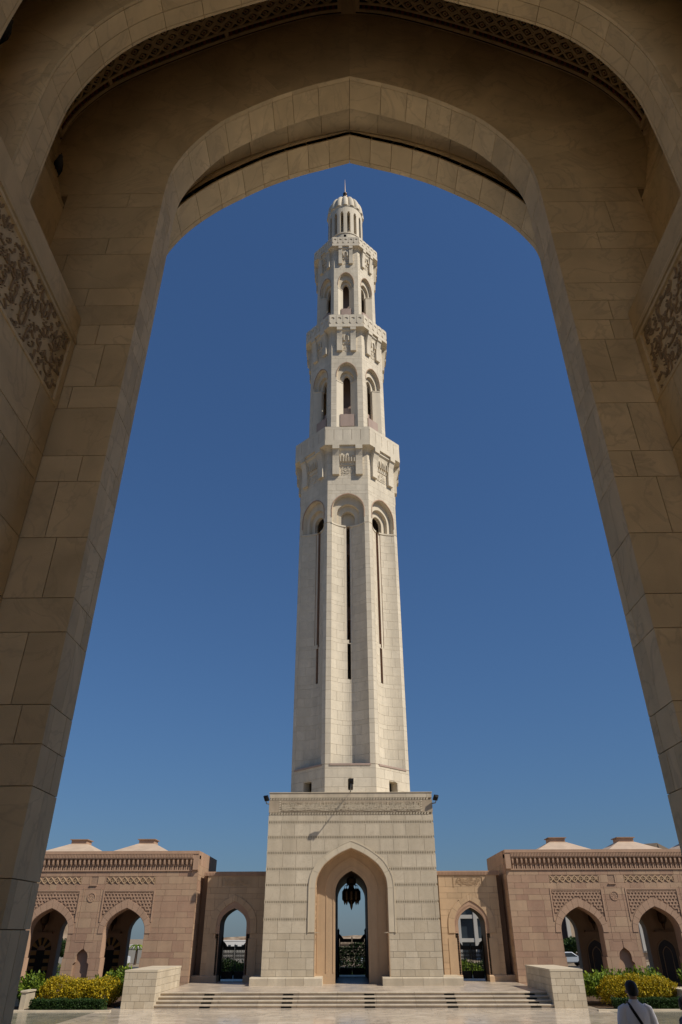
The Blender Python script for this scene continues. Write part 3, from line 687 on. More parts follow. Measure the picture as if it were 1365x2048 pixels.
# side walls, ledge, recess and vault as one lining
lin=[(3.45,HF),(3.45,9.79),(4.15,9.79),(4.15,12.05)]+list(Vh)
b=MB(); P=[(XA-x,z) for x,z in lin]+[(XA+x,z) for x,z in reversed(lin[:-1])]
for (ya,yb) in ((-4.4,6.03),): b.add([(x,ya,z) for x,z in P]+[(x,yb,z) for x,z in P],[(i,i+1,len(P)+i+1,len(P)+i) for i in range(len(P)-1)])
b.build('vault_lining',HALL,hall,recalc=False)
SZ=[z for z in zl if z<=8.36]
for s in (-1,1):
    Ms=(lambda s:(lambda u,v,d:(XA+s*(3.45-d),u,v)))(s)
    lay(courses(SZ,3.2,5.985,[1.15,1.0,.9],[],.012,off=.2),Ms,0,.02,HALL,hall)
    # inscription band
    pn=MB(); pn.mbox(Ms,2.4,5.9,8.36,9.33,-.02,.002); po=pn.build('inscription_panel',HALL,hall)
    fr=MB()
    for (u0,u1,v0,v1) in ((2.4,5.98,8.33,8.37),(2.4,5.98,9.30,9.345),(5.88,5.98,8.37,9.30)): fr.mbox(Ms,u0,u1,v0,v1,-.02,.034)
    for (v0,v1,d) in ((9.36,9.41,.05),(9.425,9.45,.035),(9.47,9.79,.022)): fr.mbox(Ms,-4.3,5.99,v0,v1,-.02,d)
    fr.build('band_moulding',HALL,hall)
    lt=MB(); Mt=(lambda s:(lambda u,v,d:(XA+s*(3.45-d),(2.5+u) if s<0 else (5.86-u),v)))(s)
    inscribe(lt,script_field(3.36,.93,31+s,.125,.019),Mt,0,8.37,.0,.018); lt.build('lettering',LETTER_SHADE,po,kind='stuff')
# ribs across the hall
def rib(y0,y1,slabs=True):
    rb=MB(); e3=off(Eh,.03)
    rb.band([(XA+x,z) for x,z in full(e3,0)],[(XA+x,z) for x,z in full(Oh,0)],front(0),-y0-.03,-y1+.02)
    ro=rb.build('rib_arch',HALL_D,hall)
    cuts=[nearest(Eh,z) for z in (9.79,10.35,10.9,11.5,12.1,12.65,13.15,13.6,13.98,14.3,14.6,14.88,15.15)]
    for s in (-1,1):
        I=[(XA+s*x,z) for x,z in Eh]; O=[(XA+s*x,z) for x,z in off(Eh,.1)]
        ym=y0+(y1-y0)*.52
        for (ya,yb,c) in ((y0,y0+.035,cuts),(y0+.042,ym,cuts),(ym+.006,y1-.04,cuts),(y1-.034,y1,cuts)): voussoirs(I,O,front(0),-ya,-yb,HALL,ro,c,.008)
        if slabs:
            O2=[(XA+s*x,z) for x,z in Oh]
            for a,c in zip(cuts[0::2],cuts[2::2]):
                P=I[a:c+1]+O2[a:c+1][::-1]; cx=sum(p[0] for p in P)/len(P); cz=sum(p[1] for p in P)/len(P)
                bl=MB(); bl.prism([(cx+(x-cx)*.997,cz+(z-cz)*.997) for x,z in P],front(y0+.004),-.03,0); bl.build('facing_slab',HALL,ro)
rib(3.94,4.40); rib(2.74,3.2,False)
# carved friezes on the vault between the ribs
VL=[0.]
VR=list(reversed(Vh))                      # apex downwards
for p,q in zip(VR,VR[1:]): VL.append(VL[-1]+math.dist(p,q))
def MV(s_):
    def f(u,y,d):
        u=min(max(u,0),VL[-1]-1e-4); i=0
        while VL[i+1]<u: i+=1
        t=(u-VL[i])/(VL[i+1]-VL[i]); p=VR[i]; q=VR[i+1]; dx,dz_=q[0]-p[0],q[1]-p[1]; L=math.hypot(dx,dz_)
        return (XA+s_*(p[0]+dx*t+dz_/L*d),y,p[1]+dz_*t-dx/L*d)
    return f
send=VL[-1]-math.dist(Vh[0],Vh[nearest(Vh,13.55)])-.25
for s in (-1,1):
    M=MV(s)
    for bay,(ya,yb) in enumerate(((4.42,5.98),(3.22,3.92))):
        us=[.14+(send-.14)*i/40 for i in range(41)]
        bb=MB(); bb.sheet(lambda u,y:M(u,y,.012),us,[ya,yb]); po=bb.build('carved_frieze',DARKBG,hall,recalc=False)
        c=MB(); rd=MB()
        def strip(y0,y1,d,u0=us[0],u1=us[-1],mb=c):
            uu=[u0+(u1-u0)*i/40 for i in range(41)]; mb.band([(u,y0) for u in uu],[(u,y1) for u in uu],M,.0,d)
        strip(yb-.085,yb-.04,.05); strip(yb-.19,yb-.155,.045); 
        if bay==0: strip(ya,ya+.08,.05)
        for (u0,u1) in ((us[0],us[0]+.07),(us[-1]-.1,us[-1])): c.mbox(M,u0,u1,ya,yb-.04,0,.051)
        u=us[0]+.12; k=0
        while u<us[-1]-.15:
            if k%22==20: c.mbox(M,u-.02,u+.05,yb-.16,yb-.08,0,.046)
            else: rd.mbox(M,u,u+.055,yb-.148,yb-.092,0,.03)
            u+=.11; k+=1
        row=0; y=yb-.27
        while y>ya+.12:
            u=us[0]+.28+(.125 if row%2 else 0)
            while u<us[-1]-.25:
                P=[(u+a*1.0,y+q) for a,q in ((-.13,0),(-.07,.04),(.0,.07),(.05,.05),(.09,.015),(.13,0.0),(.09,-.015),(.05,-.05),(.0,-.07),(-.07,-.04),(-.13,0))]
                inscribe(c,[(P,[.03]*len(P)),([(u-.045,y),(u+.0,y+.028),(u+.04,y),(u,y-.028),(u-.045,y)],[.016]*5)],M,0,0,.0,.045)
                rd.mbox(M,u-.025,u+.015,y-.014,y+.014,0,.035)
                u+=.25
            y-=.108; row+=1
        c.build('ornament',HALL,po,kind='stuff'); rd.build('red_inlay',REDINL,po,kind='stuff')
        # leaf-carved springer below the frieze
        cp=MB(); u0=send+.1; u1=VL[-1]-.02; n=11
        cp.mbox(M,u1-.03,u1,ya+.05,yb-.02,0,.04); cp.mbox(M,u0,u0+.03,ya+.05,yb-.02,0,.04)
        ym=(ya+yb)/2
        for i in range(n):
            u=u0+.06+(u1-u0-.14)*i/n
            for q in (-1,1):
                w_=(yb-ya)*.42
                cp.band([(u,ym+q*.05),(u+.05,ym+q*w_*.55),(u+.02,ym+q*w_)],[(u+.035,ym+q*.05),(u+.085,ym+q*w_*.55),(u+.04,ym+q*w_)],M,.0,.035)
        cp.build('carved_springer',HALL,hall,kind='stuff')
# masses that shut out the sun: roof, outer walls, rear wall, its opening sized to bounce sun in
b=MB(); b.box(XA-14,XA+14,-4.9,7.0,18.75,19.5)
for s in (-1,1): b.box(XA+s*5.25,XA+s*13.9,-4.9,6.5,0,18.74); b.box(XA+s*3.4,XA+s*5.24,-4.9,-4.4,HF,18.74)
b.box(XA-3.4,XA+3.4,-4.9,-4.4,15.5,18.74); b.build('hall_mass',LIME,hall)
flat('hall_floor',XA-5.2,XA+5.2,-4.9,8.2,HF,MARB)
b=MB(); b.box(XA-13,XA+13,6.5,9.6,-.02,HF-.005)
for i in range(5): b.box(XA-13,XA+13,9.6+.38*i,9.6+.38*(i+1),-.02,HF-.005-.155*(i+1))
b.box(XA-13,XA+13,11.5,14.6,-.02,.83)
for i in range(5): b.box(XA-13,XA+13,14.6+.38*i,14.6+.38*(i+1),-.02,.83-.15*(i+1))
tag(b.build('entrance_steps',MARB),kind='structure')
# pigeons on the carved springers
def pigeon(name,loc,head,label):
    t=thing(name,label,'bird',loc,'pigeons in the vault')
    R0=Matrix.Rotation(head,4,'Z'); L=Vector(loc)
    def T(p): return tuple(L+(R0@Vector(p)))
    prof=[(-.17,.075,.02,.012),(-.13,.085,.032,.018),(-.07,.095,.048,.04),(0,.10,.06,.055),(.05,.11,.058,.06),(.085,.13,.045,.05),(.1,.16,.032,.036),(.108,.19,.03,.03),(.115,.205,.022,.02),(.118,.215,.006,.006)]
    b=MB(); rg=[]
    for x,z,ry,rz in prof: rg.append([T((x+math.sin(a)*rz*(.55 if x>.07 else .2)*-1,math.cos(a)*ry,z+math.sin(a)*rz)) for a in [2*math.pi*k/12 for k in range(12)]])
    b.rings(rg); b.build('body',mat('pigeon grey',(.045,.05,.06),.6),t,smooth=True)
    b=MB(); b.rings([[T((-.17,y,.075)),T((-.17,y*1.1,.066))] if 0 else [T((-.13,-.03,.09)),T((-.13,.03,.09)),T((-.13,.03,.075)),T((-.13,-.03,.075))],[T((-.27,-.035,.07)),T((-.27,.035,.07)),T((-.27,.035,.062)),T((-.27,-.035,.062))]]); b.build('tail',mat('pigeon tail',(.012,.012,.014),.6),t)
    for q in (-1,1):
        b=MB(); b.rings([[T((.05,q*.055,.13)),T((.05,q*.062,.09)),T((.05,q*.045,.09))],[T((-.04,q*.062,.125)),T((-.04,q*.068,.07)),T((-.04,q*.05,.07))],[T((-.19,q*.02,.085)),T((-.19,q*.024,.075)),T((-.19,q*.015,.075))]]); b.build('wing',mat('pigeon wing',(.03,.033,.04),.6),t)
        b=MB(); b.tube([T((0,q*.025,.06)),T((.005,q*.025,0))],.006,5); b.build('leg',mat('pigeon leg',(.12,.03,.02),.6),t)
    b=MB(); b.tube([T((.14,0,.197)),T((.165,0,.188))],[.008,.002],5); b.build('beak',mat('pigeon beak',(.05,.045,.04),.5),t)
pigeon('pigeon',(XA-4.26,5.74,12.62),R(-60),'dark pigeon perched in the vault corner beside the sky arch')
pigeon('pigeon',(XA-4.0,3.72,11.95),R(-40),'dark pigeon perched at the top left corner of the vault')
# ================================================================== stair side walls
def stair_wall(s,label):
    t=thing('stair_wall',label,'wall',(.1+s*11.1,43,0),'walls flanking the steps')
    X=lambda u:.1+s*u
    b=MB(); b.box(X(10.29),X(11.92),43.03,48.87,0,1.55); b.build('core',LIME_D,t)
    zz=[0,.3,.62,.94,1.25,1.555]
    Mf=lambda u,v,d:(X(u),43.03-d,v); Mi=lambda u,v,d:(X(10.29-d),u,v); Mo=lambda u,v,d:(X(11.92+d),u,v)
    lay(courses(zz,10.26,11.95,[.5],[],.012),Mf,0,.03,LIME,t); lay(courses(zz,43.0,48.9,[.62],[],.012),Mi,0,.03,LIME,t)
    lay(courses(zz,43.0,48.9,[.62],[],.012),Mo,0,.03,LIME,t,'stone_courses',True)
    for k in range(4):
        y0=42.985+5.93*k/4; b=MB(); b.box(X(10.245),X(11.965),y0+.004,y0+5.93/4-.004,1.557,1.65); b.build('coping_stone',LIME_T,t)
stair_wall(-1,'cream stone side wall left of the steps, its inner face sunlit'); stair_wall(1,'cream stone side wall right of the steps, its inner face in shade')
# ================================================================== arcade buildings
YW=52.5
def kagome(mb,test,M,u0,u1,v0,v1,p,wd,d0,d1,step=.06):
    L=math.hypot(u1-u0,v1-v0); cu,cv=(u0+u1)/2,(v0+v1)/2
    for f,an in enumerate((0,60,120)):
        a=R(an); dx,dy=math.cos(a),math.sin(a); n=int(L/p)+1
        for k in range(-n,n+1):
            o=(k+(.5 if f==0 else .0))*p; q=-L; run=None
            while q<L:
                x=cu+dx*q-dy*o; y=cv+dy*q+dx*o; ok=test(x,y)
                if ok and run is None: run=q
                if run is not None and (not ok or q+step>=L):
                    if q-run>.09:
                        A=(cu+dx*run-dy*o,cv+dy*run+dx*o); B=(cu+dx*(q-step)-dy*o,cv+dy*(q-step)+dx*o); nx,ny=-dy*wd/2,dx*wd/2
                        mb.band([(A[0]+nx,A[1]+ny),(B[0]+nx,B[1]+ny)],[(A[0]-nx,A[1]-ny),(B[0]-nx,B[1]-ny)],M,d0,d1-.004*f)
                    run=None
                q+=step
def arcade(s,label):
    t=thing('arcade_building',label,'building',(.1+s*19,55.5,0),'arcades either side of the minaret')
    M=lambda u,v,d:(.1+s*u,YW-d,v)
    CC=(15.02,20.05,25.08); PC=(17.53,22.56)
    hi=half(1.375,3.35,1.42,12); ho=half(1.72,3.35,1.91,12)
    ar=[]; 
    for i,c in enumerate(CC):
        a=full(hi,c,1.95); ar.append([(c-1.31,0),(c-1.31,1.95)]+a+[(c+1.31,1.95),(c+1.31,0)])
        if i<2:
            p=PC[i]; ar.append([(p-.51,0),(p-.51,1.66),(p-.39,1.72)]+full(half(.38,1.98,.46,8),p)+[(p+.39,1.72),(p+.51,1.66),(p+.51,0)])
    b=MB(); b.prism(wall_outline(10.5,28,0,7.9,ar),M,-.95,-.03); b.build('front_wall',PINK_D,t)
    for p in PC: b=MB(); b.mbox(M,p-.6,p+.6,0,2.6,-.4,-.26); b.build('niche_back',PINK,t)
    # lining of arch reveals, smooth
    for c in CC:
        b=MB(); b.band(full(half(1.35,3.35,1.395,12),c,1.97),full(half(1.378,3.35,1.425,12),c,1.97),M,-.95,.004); 
        for q in (-1,1): b.mbox(M,c+q*1.28,c+q*1.315,0,1.96,-.95,.004)
        b.build('arch_reveal',PINK_T,t)
    def H(c):
        aa=hole(half(1.72,3.35,1.91,12),c,3.2)
        def f(z):
            if z<1.95: return (c-1.31,c+1.31)
            if z<3.3: return (c-1.378,c+1.378)
            if z<4.18: return aa(z)
            if z<5.83: return (c-1.75,c+1.75)
            if 6.16<=z<6.62: return (c-1.67,c+1.67)
            return None
        f.c=c; f.z0=-1; f.z1=6.62; return f
    def HN(p):
        aa=hole(half(.38,1.98,.46,8),p,1.7)
        def f(z):
            if z<1.69: return (p-.51,p+.51)
            return aa(z)
        f.c=p; f.z0=-1; f.z1=2.44; return f
    hs=[H(c) for c in CC]+[HN(p) for p in PC]+[rect(p-.25,p+.22,6.1,6.62) for p in PC]
    zz=[0,.62,.96,1.3,1.95,2.27,2.9,3.3,3.62,4.18,4.52,5.14,5.46,5.83,6.16,6.62,6.93]
    P=courses(zz,10.5,22.2,[1.05,.9],hs,.013)
    lay(P,M,-.03,0,PINK,t)
    lay(courses(zz,22.2,28,[1.05,.9],hs,.013),M,-.03,0,PINK,t,'stone_courses',True)
    Msd=lambda u,v,d:(.1+s*(10.5-d),u,v)
    lay(courses(zpat(0,7.3,[.62,.34]),52.52,59.3,[1.1,.95],[],.013),Msd,-.0,.03,PINK,t,'stone_courses',True)
    for i,c in enumerate(CC):
        I=full(hi,c,3.3); O=full(ho,c,3.3); voussoirs(I,O,M,-.03,.03,PINK_T,t,[0,3,5,7,9,11,13,15,17,19,21,23,26],.014)
        # carved lattice in the spandrels, with its frame
        b=MB(); hw=hole(half(1.80,3.35,2.0,12),c,3.2)
        def test(x,z):
            if not(abs(x-c)<1.60 and 4.2<z<5.66): return False
            e=hw(z); return not(e and e[0]<x<e[1])
        kagome(b,test,M,c-1.6,c+1.6,4.2,5.66,.19,.052,-.03,.012)
        b.build('spandrel_lattice',PINK_T,t,kind='stuff')
        b=MB()
        for (u0,u1,v0,v1) in ((c-1.75,c+1.75,5.74,5.83),(c-1.75,c-1.66,3.95,5.74),(c+1.66,c+1.75,3.95,5.74)): b.mbox(M,u0,u1,v0,v1,-.03,.03)
        b.mbox(M,c-1.64,c+1.64,5.68,5.72,-.03,.015)
        b.build('spandrel_frame',PINK_T,t)
        # crossed frieze
        b=MB(); fr=(6.18,6.60); n=8; pw=3.3/n
        for k in range(n):
            u=c-1.65+pw*k
            for (za,zb) in ((fr[0],fr[1]),(fr[1],fr[0])): b.band([(u,za),(u+pw,zb)],[(u+.07,za),(u+pw+.07,zb)] if k<n-1 else [(u+.05,za),(u+pw,zb-.05*(1 if zb>za else -1))],M,-.03,.03 if za<zb else .022)
            b.mbox(M,u,u+.03,fr[0],fr[1],-.03,.01)
            b.mbox(M,u+.02,u+pw-.02,6.375,6.405,-.03,.014)
        b.build('crossed_frieze',TAN,t,kind='stuff')
    for p in PC:
        b=MB(); b.mbox(M,p-.23,p+.2,6.13,6.61,-.1,-.06); b.build('window_pane',GLASSD,t)
        b=MB(); b.mbox(M,p-.27,p+.24,6.06,6.12,-.05,.07); b.build('window_sill',PINK_T,t)
        b=MB()
        O=[(p+.28*math.cos(R(15*k)),5.38+.28*math.sin(R(15*k))) for k in range(25)]; I=[(p+.23*math.cos(R(15*k)),5.38+.23*math.sin(R(15*k))) for k in range(25)]; b.band(I,O,M,-.01,.03)
        for k in range(8):
            a=R(45*k); b.band([(p+.05*math.cos(a),5.38+.05*math.sin(a)),(p+.14*math.cos(a+.3),5.38+.14*math.sin(a+.3)),(p+.21*math.cos(a),5.38+.21*math.sin(a))],[(p+.05*math.cos(a),5.38+.05*math.sin(a)),(p+.14*math.cos(a-.3),5.38+.14*math.sin(a-.3)),(p+.21*math.cos(a),5.38+.21*math.sin(a))],M,-.01,.013)
        b.build('medallion',PINK_T,t)
        b=MB()
        for (u0,u1,v0,v1) in ((p-.6,p-.575,2.86,5.95),(p+.575,p+.6,2.86,5.95),(p-.6,p+.6,2.83,2.86)): b.mbox(M,u0,u1,v0,v1,-.02,.012)
        b.build('panel_fillet',PINK_T,t)
    # cornice
    b=MB(); b.mbox(M,10.5,28,6.93,7.0,-.03,.06); b.mbox(M,10.5,10.86,7.0,7.68,-.03,.2); b.mbox(M,10.5,28,7.68,8.16,-.5,.2); b.box(.1+s*10.47,.1+s*11,YW+.5,59.3,7.3,8.16)
    b.build('cornice',PINK_T,t)
    me=MB()
    me.prism([(0,7.0),(.06,7.0),(.06,7.26),(0,7.26)],lambda d,v,u:(s*u,-d,v),-.045,.045)
    me.prism([(0,7.26),(.09,7.26),(.15,7.36),(.17,7.5),(.165,7.68),(0,7.68)],lambda d,v,u:(s*u,-d,v),-.075,.04)
    me.prism([(0,7.0),(.05,7.0),(.05,7.32),(0,7.32)],lambda d,v,u:(s*u,-d,v),.095,.165)
    proto=None; u=11.02
    while u<27.9:
        x=.1+s*u
        if proto is None:
            proto=me.build('cornice_bracket',PINK_T); proto.parent=t; proto.location=Vector((x,YW,0))-t.location; 
        else: shared('cornice_bracket',proto.data,t,(x,YW,0))
        u+=.307
    b=MB(); u=10.9
    while u<27.9: b.mbox(M,u,u+.06,7.74,7.95,.2,.235); u+=.104
    b.mbox(M,10.5,28,7.97,8.0,.2,.24); b.build('dentil_course',PINK_T,t,kind='stuff')
    # gallery behind
    b=MB(); b.box(.1+s*10.5,.1+s*28,53,59.3,6.7,7.6); b.box(.1+s*10.53,.1+s*11.6,53.45,59.3,0,6.7); b.box(.1+s*27,.1+s*28,53.45,59.3,0,6.7)
    back=[]
    for c in CC: back.append(full(half(1.375,3.35,1.42,10),c,0))
    b.prism(wall_outline(11.6,27,0,6.7,back),M,-6.8,-6.0)
    b.build('gallery_wall',PINK,t)
    b=MB(); b.box(.1+s*10.6,.1+s*28,53.4,58.6,-.02,.12); b.build('gallery_floor',PINK,t)
    # alcoves on the back piers
    for k,p in enumerate((12.95,17.53,22.56)):
        Mb=lambda u,v,d:(.1+s*u,58.5-d,v)
        if s<0:
            b=MB(); y=MB()
            for q in range(9):
                a0=R(180*q/9); a1=R(180*(q+1)/9); r0,r1=.3,.72
                P=[(p+r0*math.cos(a0),2.3+r0*math.sin(a0)),(p+r1*math.cos(a0),2.3+r1*math.sin(a0)*1.1),(p+r1*math.cos(a1),2.3+r1*math.sin(a1)*1.1),(p+r0*math.cos(a1),2.3+r0*math.sin(a1))]
                (y if q%2 else b).prism(P,Mb,0,.05 if q%2 else .03)
            for q in range(8):
                for e in (-1,1): (y if q%2 else b).mbox(Mb,p+e*.3,p+e*.7,.4+.23*q,.4+.23*(q+1),0,.05 if q%2 else .03)
            b.mbox(Mb,p-.3,p+.3,.3,2.3,0,.015)
            b.build('alcove_dark_tiles',BLACK,t); y.build('alcove_ochre_tiles',mat('ochre tile',(.38,.22,.06),.5) if 'ochre tile' not in bpy.data.materials else bpy.data.materials['ochre tile'],t)
        else:
            b=MB(); b.prism(full(half(.68,2.1,.85,10),p,.3),Mb,0,.02); b.build('alcove_dark_tiles',mat('dark tile',(.06,.045,.035),.4) if 'dark tile' not in bpy.data.materials else bpy.data.materials['dark tile'],t)
            b=MB(); b.band(full(half(.62,2.1,.76,10),p,.3),full(half(.68,2.1,.85,10),p,.3),Mb,0,.06); b.band(full(half(.3,1.9,.5,10),p,.5),full(half(.34,1.9,.56,10),p,.5),Mb,0,.05); b.build('alcove_frame',TAN,t)
        b=MB(); b.mbox(Mb,p-.65,p+.65,3.32,3.42,0,.3); b.build('alcove_shelf',PINK_D,t)
    # roof lanterns
    for k,c in enumerate((15.1,20.1,25.1)):
        x=.1+s*c; b=MB(); y=56.0
        b.rings([[(x-2.5,y-2.9,8.0),(x+2.5,y-2.9,8.0),(x+2.5,y+2.9,8.0),(x-2.5,y+2.9,8.0)],[(x-.62,y-.6,8.93),(x+.62,y-.6,8.93),(x+.62,y+.6,8.93),(x-.62,y+.6,8.93)]]); ro=b.build('roof_pyramid',ROOF,t)
        b=MB(); b.box(x-.56,x+.56,y-.56,y+.56,8.9,9.2); b.build('roof_lantern',PINK_T,ro)
        b=MB(); b.box(x-.66,x+.66,y-.66,y+.66,9.2,9.25); b.build('lantern_cap',PINK_D,ro)
    b=MB(); b.box(.1+s*10.5,.1+s*28,53,59.3,7.6,8.0); b.build('roof_slab',ROOF,t)
    return t
arcade(-1,'pink sandstone arcade left of the minaret, with pointed arches and carved cornice')
arcade(1,'pink sandstone arcade right of the minaret, with pointed arches and carved cornice')
# ================================================================== gateway walls between minaret and arcades
YK=53.4
def gateway(s,label):
    t=thing('gateway_wall',label,'wall',(.1+s*8,54.2,.61),'gateway walls beside the minaret')
    M=lambda u,v,d:(.1+s*u,YK-d,v); c=7.98
    hi=half(.90,3.75,1.0,12); ha=half(1.14,3.75,1.42,12); ho=half(1.56,3.75,1.78,12)
    b=MB(); b.prism(wall_outline(5.95,9.95,.61,6.68,[full(hi,c,.61)]),M,-1.8,-.03)
    b.prism(wall_outline(5.4,10.55,.61,6.8,[full(half(.93,3.75,1.03,12),c,.61)]),M,-1.82,-1.1); b.build('wall_core',PINK_D,t)
    b=MB(); b.band(full(half(.88,3.75,.98,12),c,.61),full(half(.902,3.75,1.002,12),c,.61),M,-1.83,-.12); b.build('shade_lining',bpy.data.materials['passage shade lining'],t)  # darkness of the unlit reveal put into the colour
    def H():
        aa=hole(ho,c,3.2)
        def f(z): return (c-.92,c+.92) if z<3.28 else aa(z)
        f.c=c; f.z0=0; f.z1=ho[-1][1]; return f
    lay(courses([.61,1.3,1.62,2.3,2.62,3.28,3.6,4.3,4.62,5.3,5.62,5.98,6.68],5.95,9.95,[1.2,1.0],[H(),rect(c-.98,c+.98,5.99,6.67)],.013),M,-.03,0,TAN,t)
    voussoirs(full(ha,c,3.28),full(ho,c,3.28),M,-.03,.05,TAN,t,[0,3,6,9,12,13,14,17,20,23,26],.01)
    b=MB(); b.band(full(hi,c,.98),full(ha,c,.98),M,-.03,-.0); cb=b.build('carved_band',PINK_T,t)
    b=MB(); r=random.Random(5)
    Im=full(half(1.0,3.75,1.17,24),c,1.0)
    for (x0,z0),(x1,z1) in zip(Im,Im[1:]):
        L=math.dist((x0,z0),(x1,z1)); n=max(1,int(L/.13))
        for k in range(n):
            x=x0+(x1-x0)*(k+.5)/n; z=z0+(z1-z0)*(k+.5)/n
            for e in (-1,1): b.band([(x+e*.02,z-.04),(x+e*.07,z)],[(x+e*.035,z-.055),(x+e*.085,z-.015)],M,-.005,.013)
    b.build('relief',PINK_T,cb,kind='stuff')
    b=MB(); b.mbox(M,c-.96,c+.96,6.0,6.66,-.03,-.012); ip=b.build('inscription_panel',TAN,t)
    b=MB(); inscribe(b,letters(1.7,.52,71+s,2,.75,.05,.2),M,c-.85,6.07,-.012,.012); b.build('lettering',TAN,ip,kind='stuff')
    b=MB()
    for q in (-1,1): b.mbox(M,c+q*.97,c+q*1.02,5.98,6.68,-.03,.03)
    b.build('panel_frame',TAN,t)
    b=MB(); b.mbox(M,5.55,10.2,6.68,6.95,-1.8,.04); b.build('cornice',PINK_T,t)
    b=MB(); u=5.6
    while u<10.15: b.mbox(M,u,u+.055,6.70,6.90,.04,.075); u+=.1
    b.build('dentil_course',PINK_T,t,kind='stuff')
    for (u0,u1) in ((5.5,c-.86),(c+.86,10.47)):
        b=MB(); b.prism([(.0,.61),(.12,.61),(.12,.9),(.07,.97),(0,.97)],lambda d,v,u:M(u,v,d),u0,u1); b.mbox(M,u0,u1,.61,.965,-1.0,0); b.build('plinth_stone',TAN,t)
    for q in (-1,1):
        b=MB(); b.mbox(M,c+q*1.06,c+q*1.62,.97,3.0,-.02,.03); b.build('pier_facing',TAN,t)
    return t
gateway(-1,'tan stone gateway wall left of the minaret base, in shadow'); gateway(1,'tan stone gateway wall right of the minaret base, mostly sunlit')
# ================================================================== iron gates
def gate(cx,y,hw,z0,z1,zp,label):
    t=thing('iron_gate',label,'gate',(cx,y,z0),'black iron gates in the arches')
    for s in (-1,1):
        b=MB(); b.box(cx+s*hw-.06,cx+s*hw+.06,y-.06,y+.06,z0,zp); b.lathe([(.06,0),(.09,.03),(.05,.1),(.005,.2)],(cx+s*hw,y,zp),10); b.build('gate_post',BLACK,t)
        lf=MB(); x0,x1=sorted((cx+s*.02,cx+s*(hw-.08)))
        lf.box(x0,x1,y-.03,y+.03,z1-.22,z1); lf.box(x0,x1,y-.03,y+.03,z0+.1,z0+.52); lf.box(x0,x0+.05,y-.03,y+.03,z0+.1,z1); lf.box(x1-.05,x1,y-.03,y+.03,z0+.1,z1)
        lo=lf.build('gate_leaf',BLACK,t); mb=MB(); n=max(5,int((x1-x0)/.1))
        for k in range(1,n):
            x=x0+(x1-x0)*k/n; mb.tube([(x,y,z0+.5),(x,y,z1-.2)],.02,5)
        M=front(y); zc=z0+.55
        while zc<z1-.35:
            for k in range(n):
                xa=x0+(x1-x0)*k/n; xb=x0+(x1-x0)*(k+1)/n; xm=(xa+xb)/2
                if zc>z0+1.0: mb.band([(xm,zc+.02),(xa+.015,zc+.12),(xm,zc+.22),(xb-.015,zc+.12),(xm,zc+.02)],[(xm,zc+.06),(xa+.045,zc+.12),(xm,zc+.18),(xb-.045,zc+.12),(xm,zc+.06)],M,-.01,.01)
            zc+=.21
        mb.build('bars',BLACK,lo,kind='stuff')
        sc=MB(); xx=cx+s*(hw-.2)
        sc.prism([(cx+s*(hw-.06),z1),(cx+s*(hw-.06),z1+.3),(cx+s*(hw-.18),z1+.22),(cx+s*(hw-.3),z1+.08),(cx+s*(hw-.36),z1)],M,-.02,.02); sc.build('scroll',BLACK,lo)
    b=MB(); b.lathe([(.03,0),(.06,.04),(.03,.09),(.004,.16)],(cx,y,z1),8); b.build('finial',BLACK,t)
    return t
gate(TX+.02,60.2,1.0,.61,2.95,3.42,'black iron gate in the minaret base, below the hanging lantern')
gate(-7.88,54.9,.88,.61,2.55,3.0,'black iron gate in the shaded wall left of the minaret'); gate(8.08,54.9,.88,.61,2.55,3.0,'black iron gate in the sunlit wall right of the minaret')
# hanging lanterns
def lamp(b,x,y,z0,z1,r):
    h=z1-z0; b.lathe([(.01,0),(.06*r/.2,h*.1),(r*.45,h*.22),(r*.9,h*.3),(r,h*.36),(r,h*.78),(r*.9,h*.82),(r*.5,h*.92),(r*.15,h)],(x,y,z0),10)
t=thing('hanging_lantern','large dark bronze lantern cluster hanging in the minaret portal','lantern',(TX,55.5,6.0))
b=MB(); b.tube([(TX,55.5,7.3),(TX,55.5,6.0)],.2,10); b.lathe([(.2,0),(.34,.1),(.34,.4),(.2,.5)],(TX,55.5,6.2),12); b.build('stem',BRONZE,t)
b=MB(); lamp(b,TX,55.5,4.67,6.3,.26); b.build('lamp_body',BRONZE,t)
for k in range(8):
    a=R(45*k); b=MB(); lamp(b,TX+.47*math.cos(a),55.5+.47*math.sin(a),4.98,6.02,.19); b.tube([(TX,55.5,6.4),(TX+.47*math.cos(a),55.5+.47*math.sin(a),6.15),(TX+.47*math.cos(a),55.5+.47*math.sin(a),6.0)],.02,5); b.build('lamp_body',BRONZE,t)
for (x,lab) in ((-17.43,'dark hanging lamp inside the left arcade, second bay from the minaret'),(-22.46,'dark hanging lamp inside the left arcade, far bay'),(17.63,'dark hanging lamp inside the right arcade, nearer the minaret'),(22.66,'dark hanging lamp inside the right arcade, by the right picture edge')):
    t=thing('hanging_lamp',lab,'lantern',(x,58.1,3.42)); b=MB(); lamp(b,x,58.1,3.45,5.2,.3); b.build('lamp_body',BRONZE,t); b=MB(); b.tube([(x,58.1,5.15),(x,58.1,6.7)],.02,5); b.build('chain',BLACK,t)
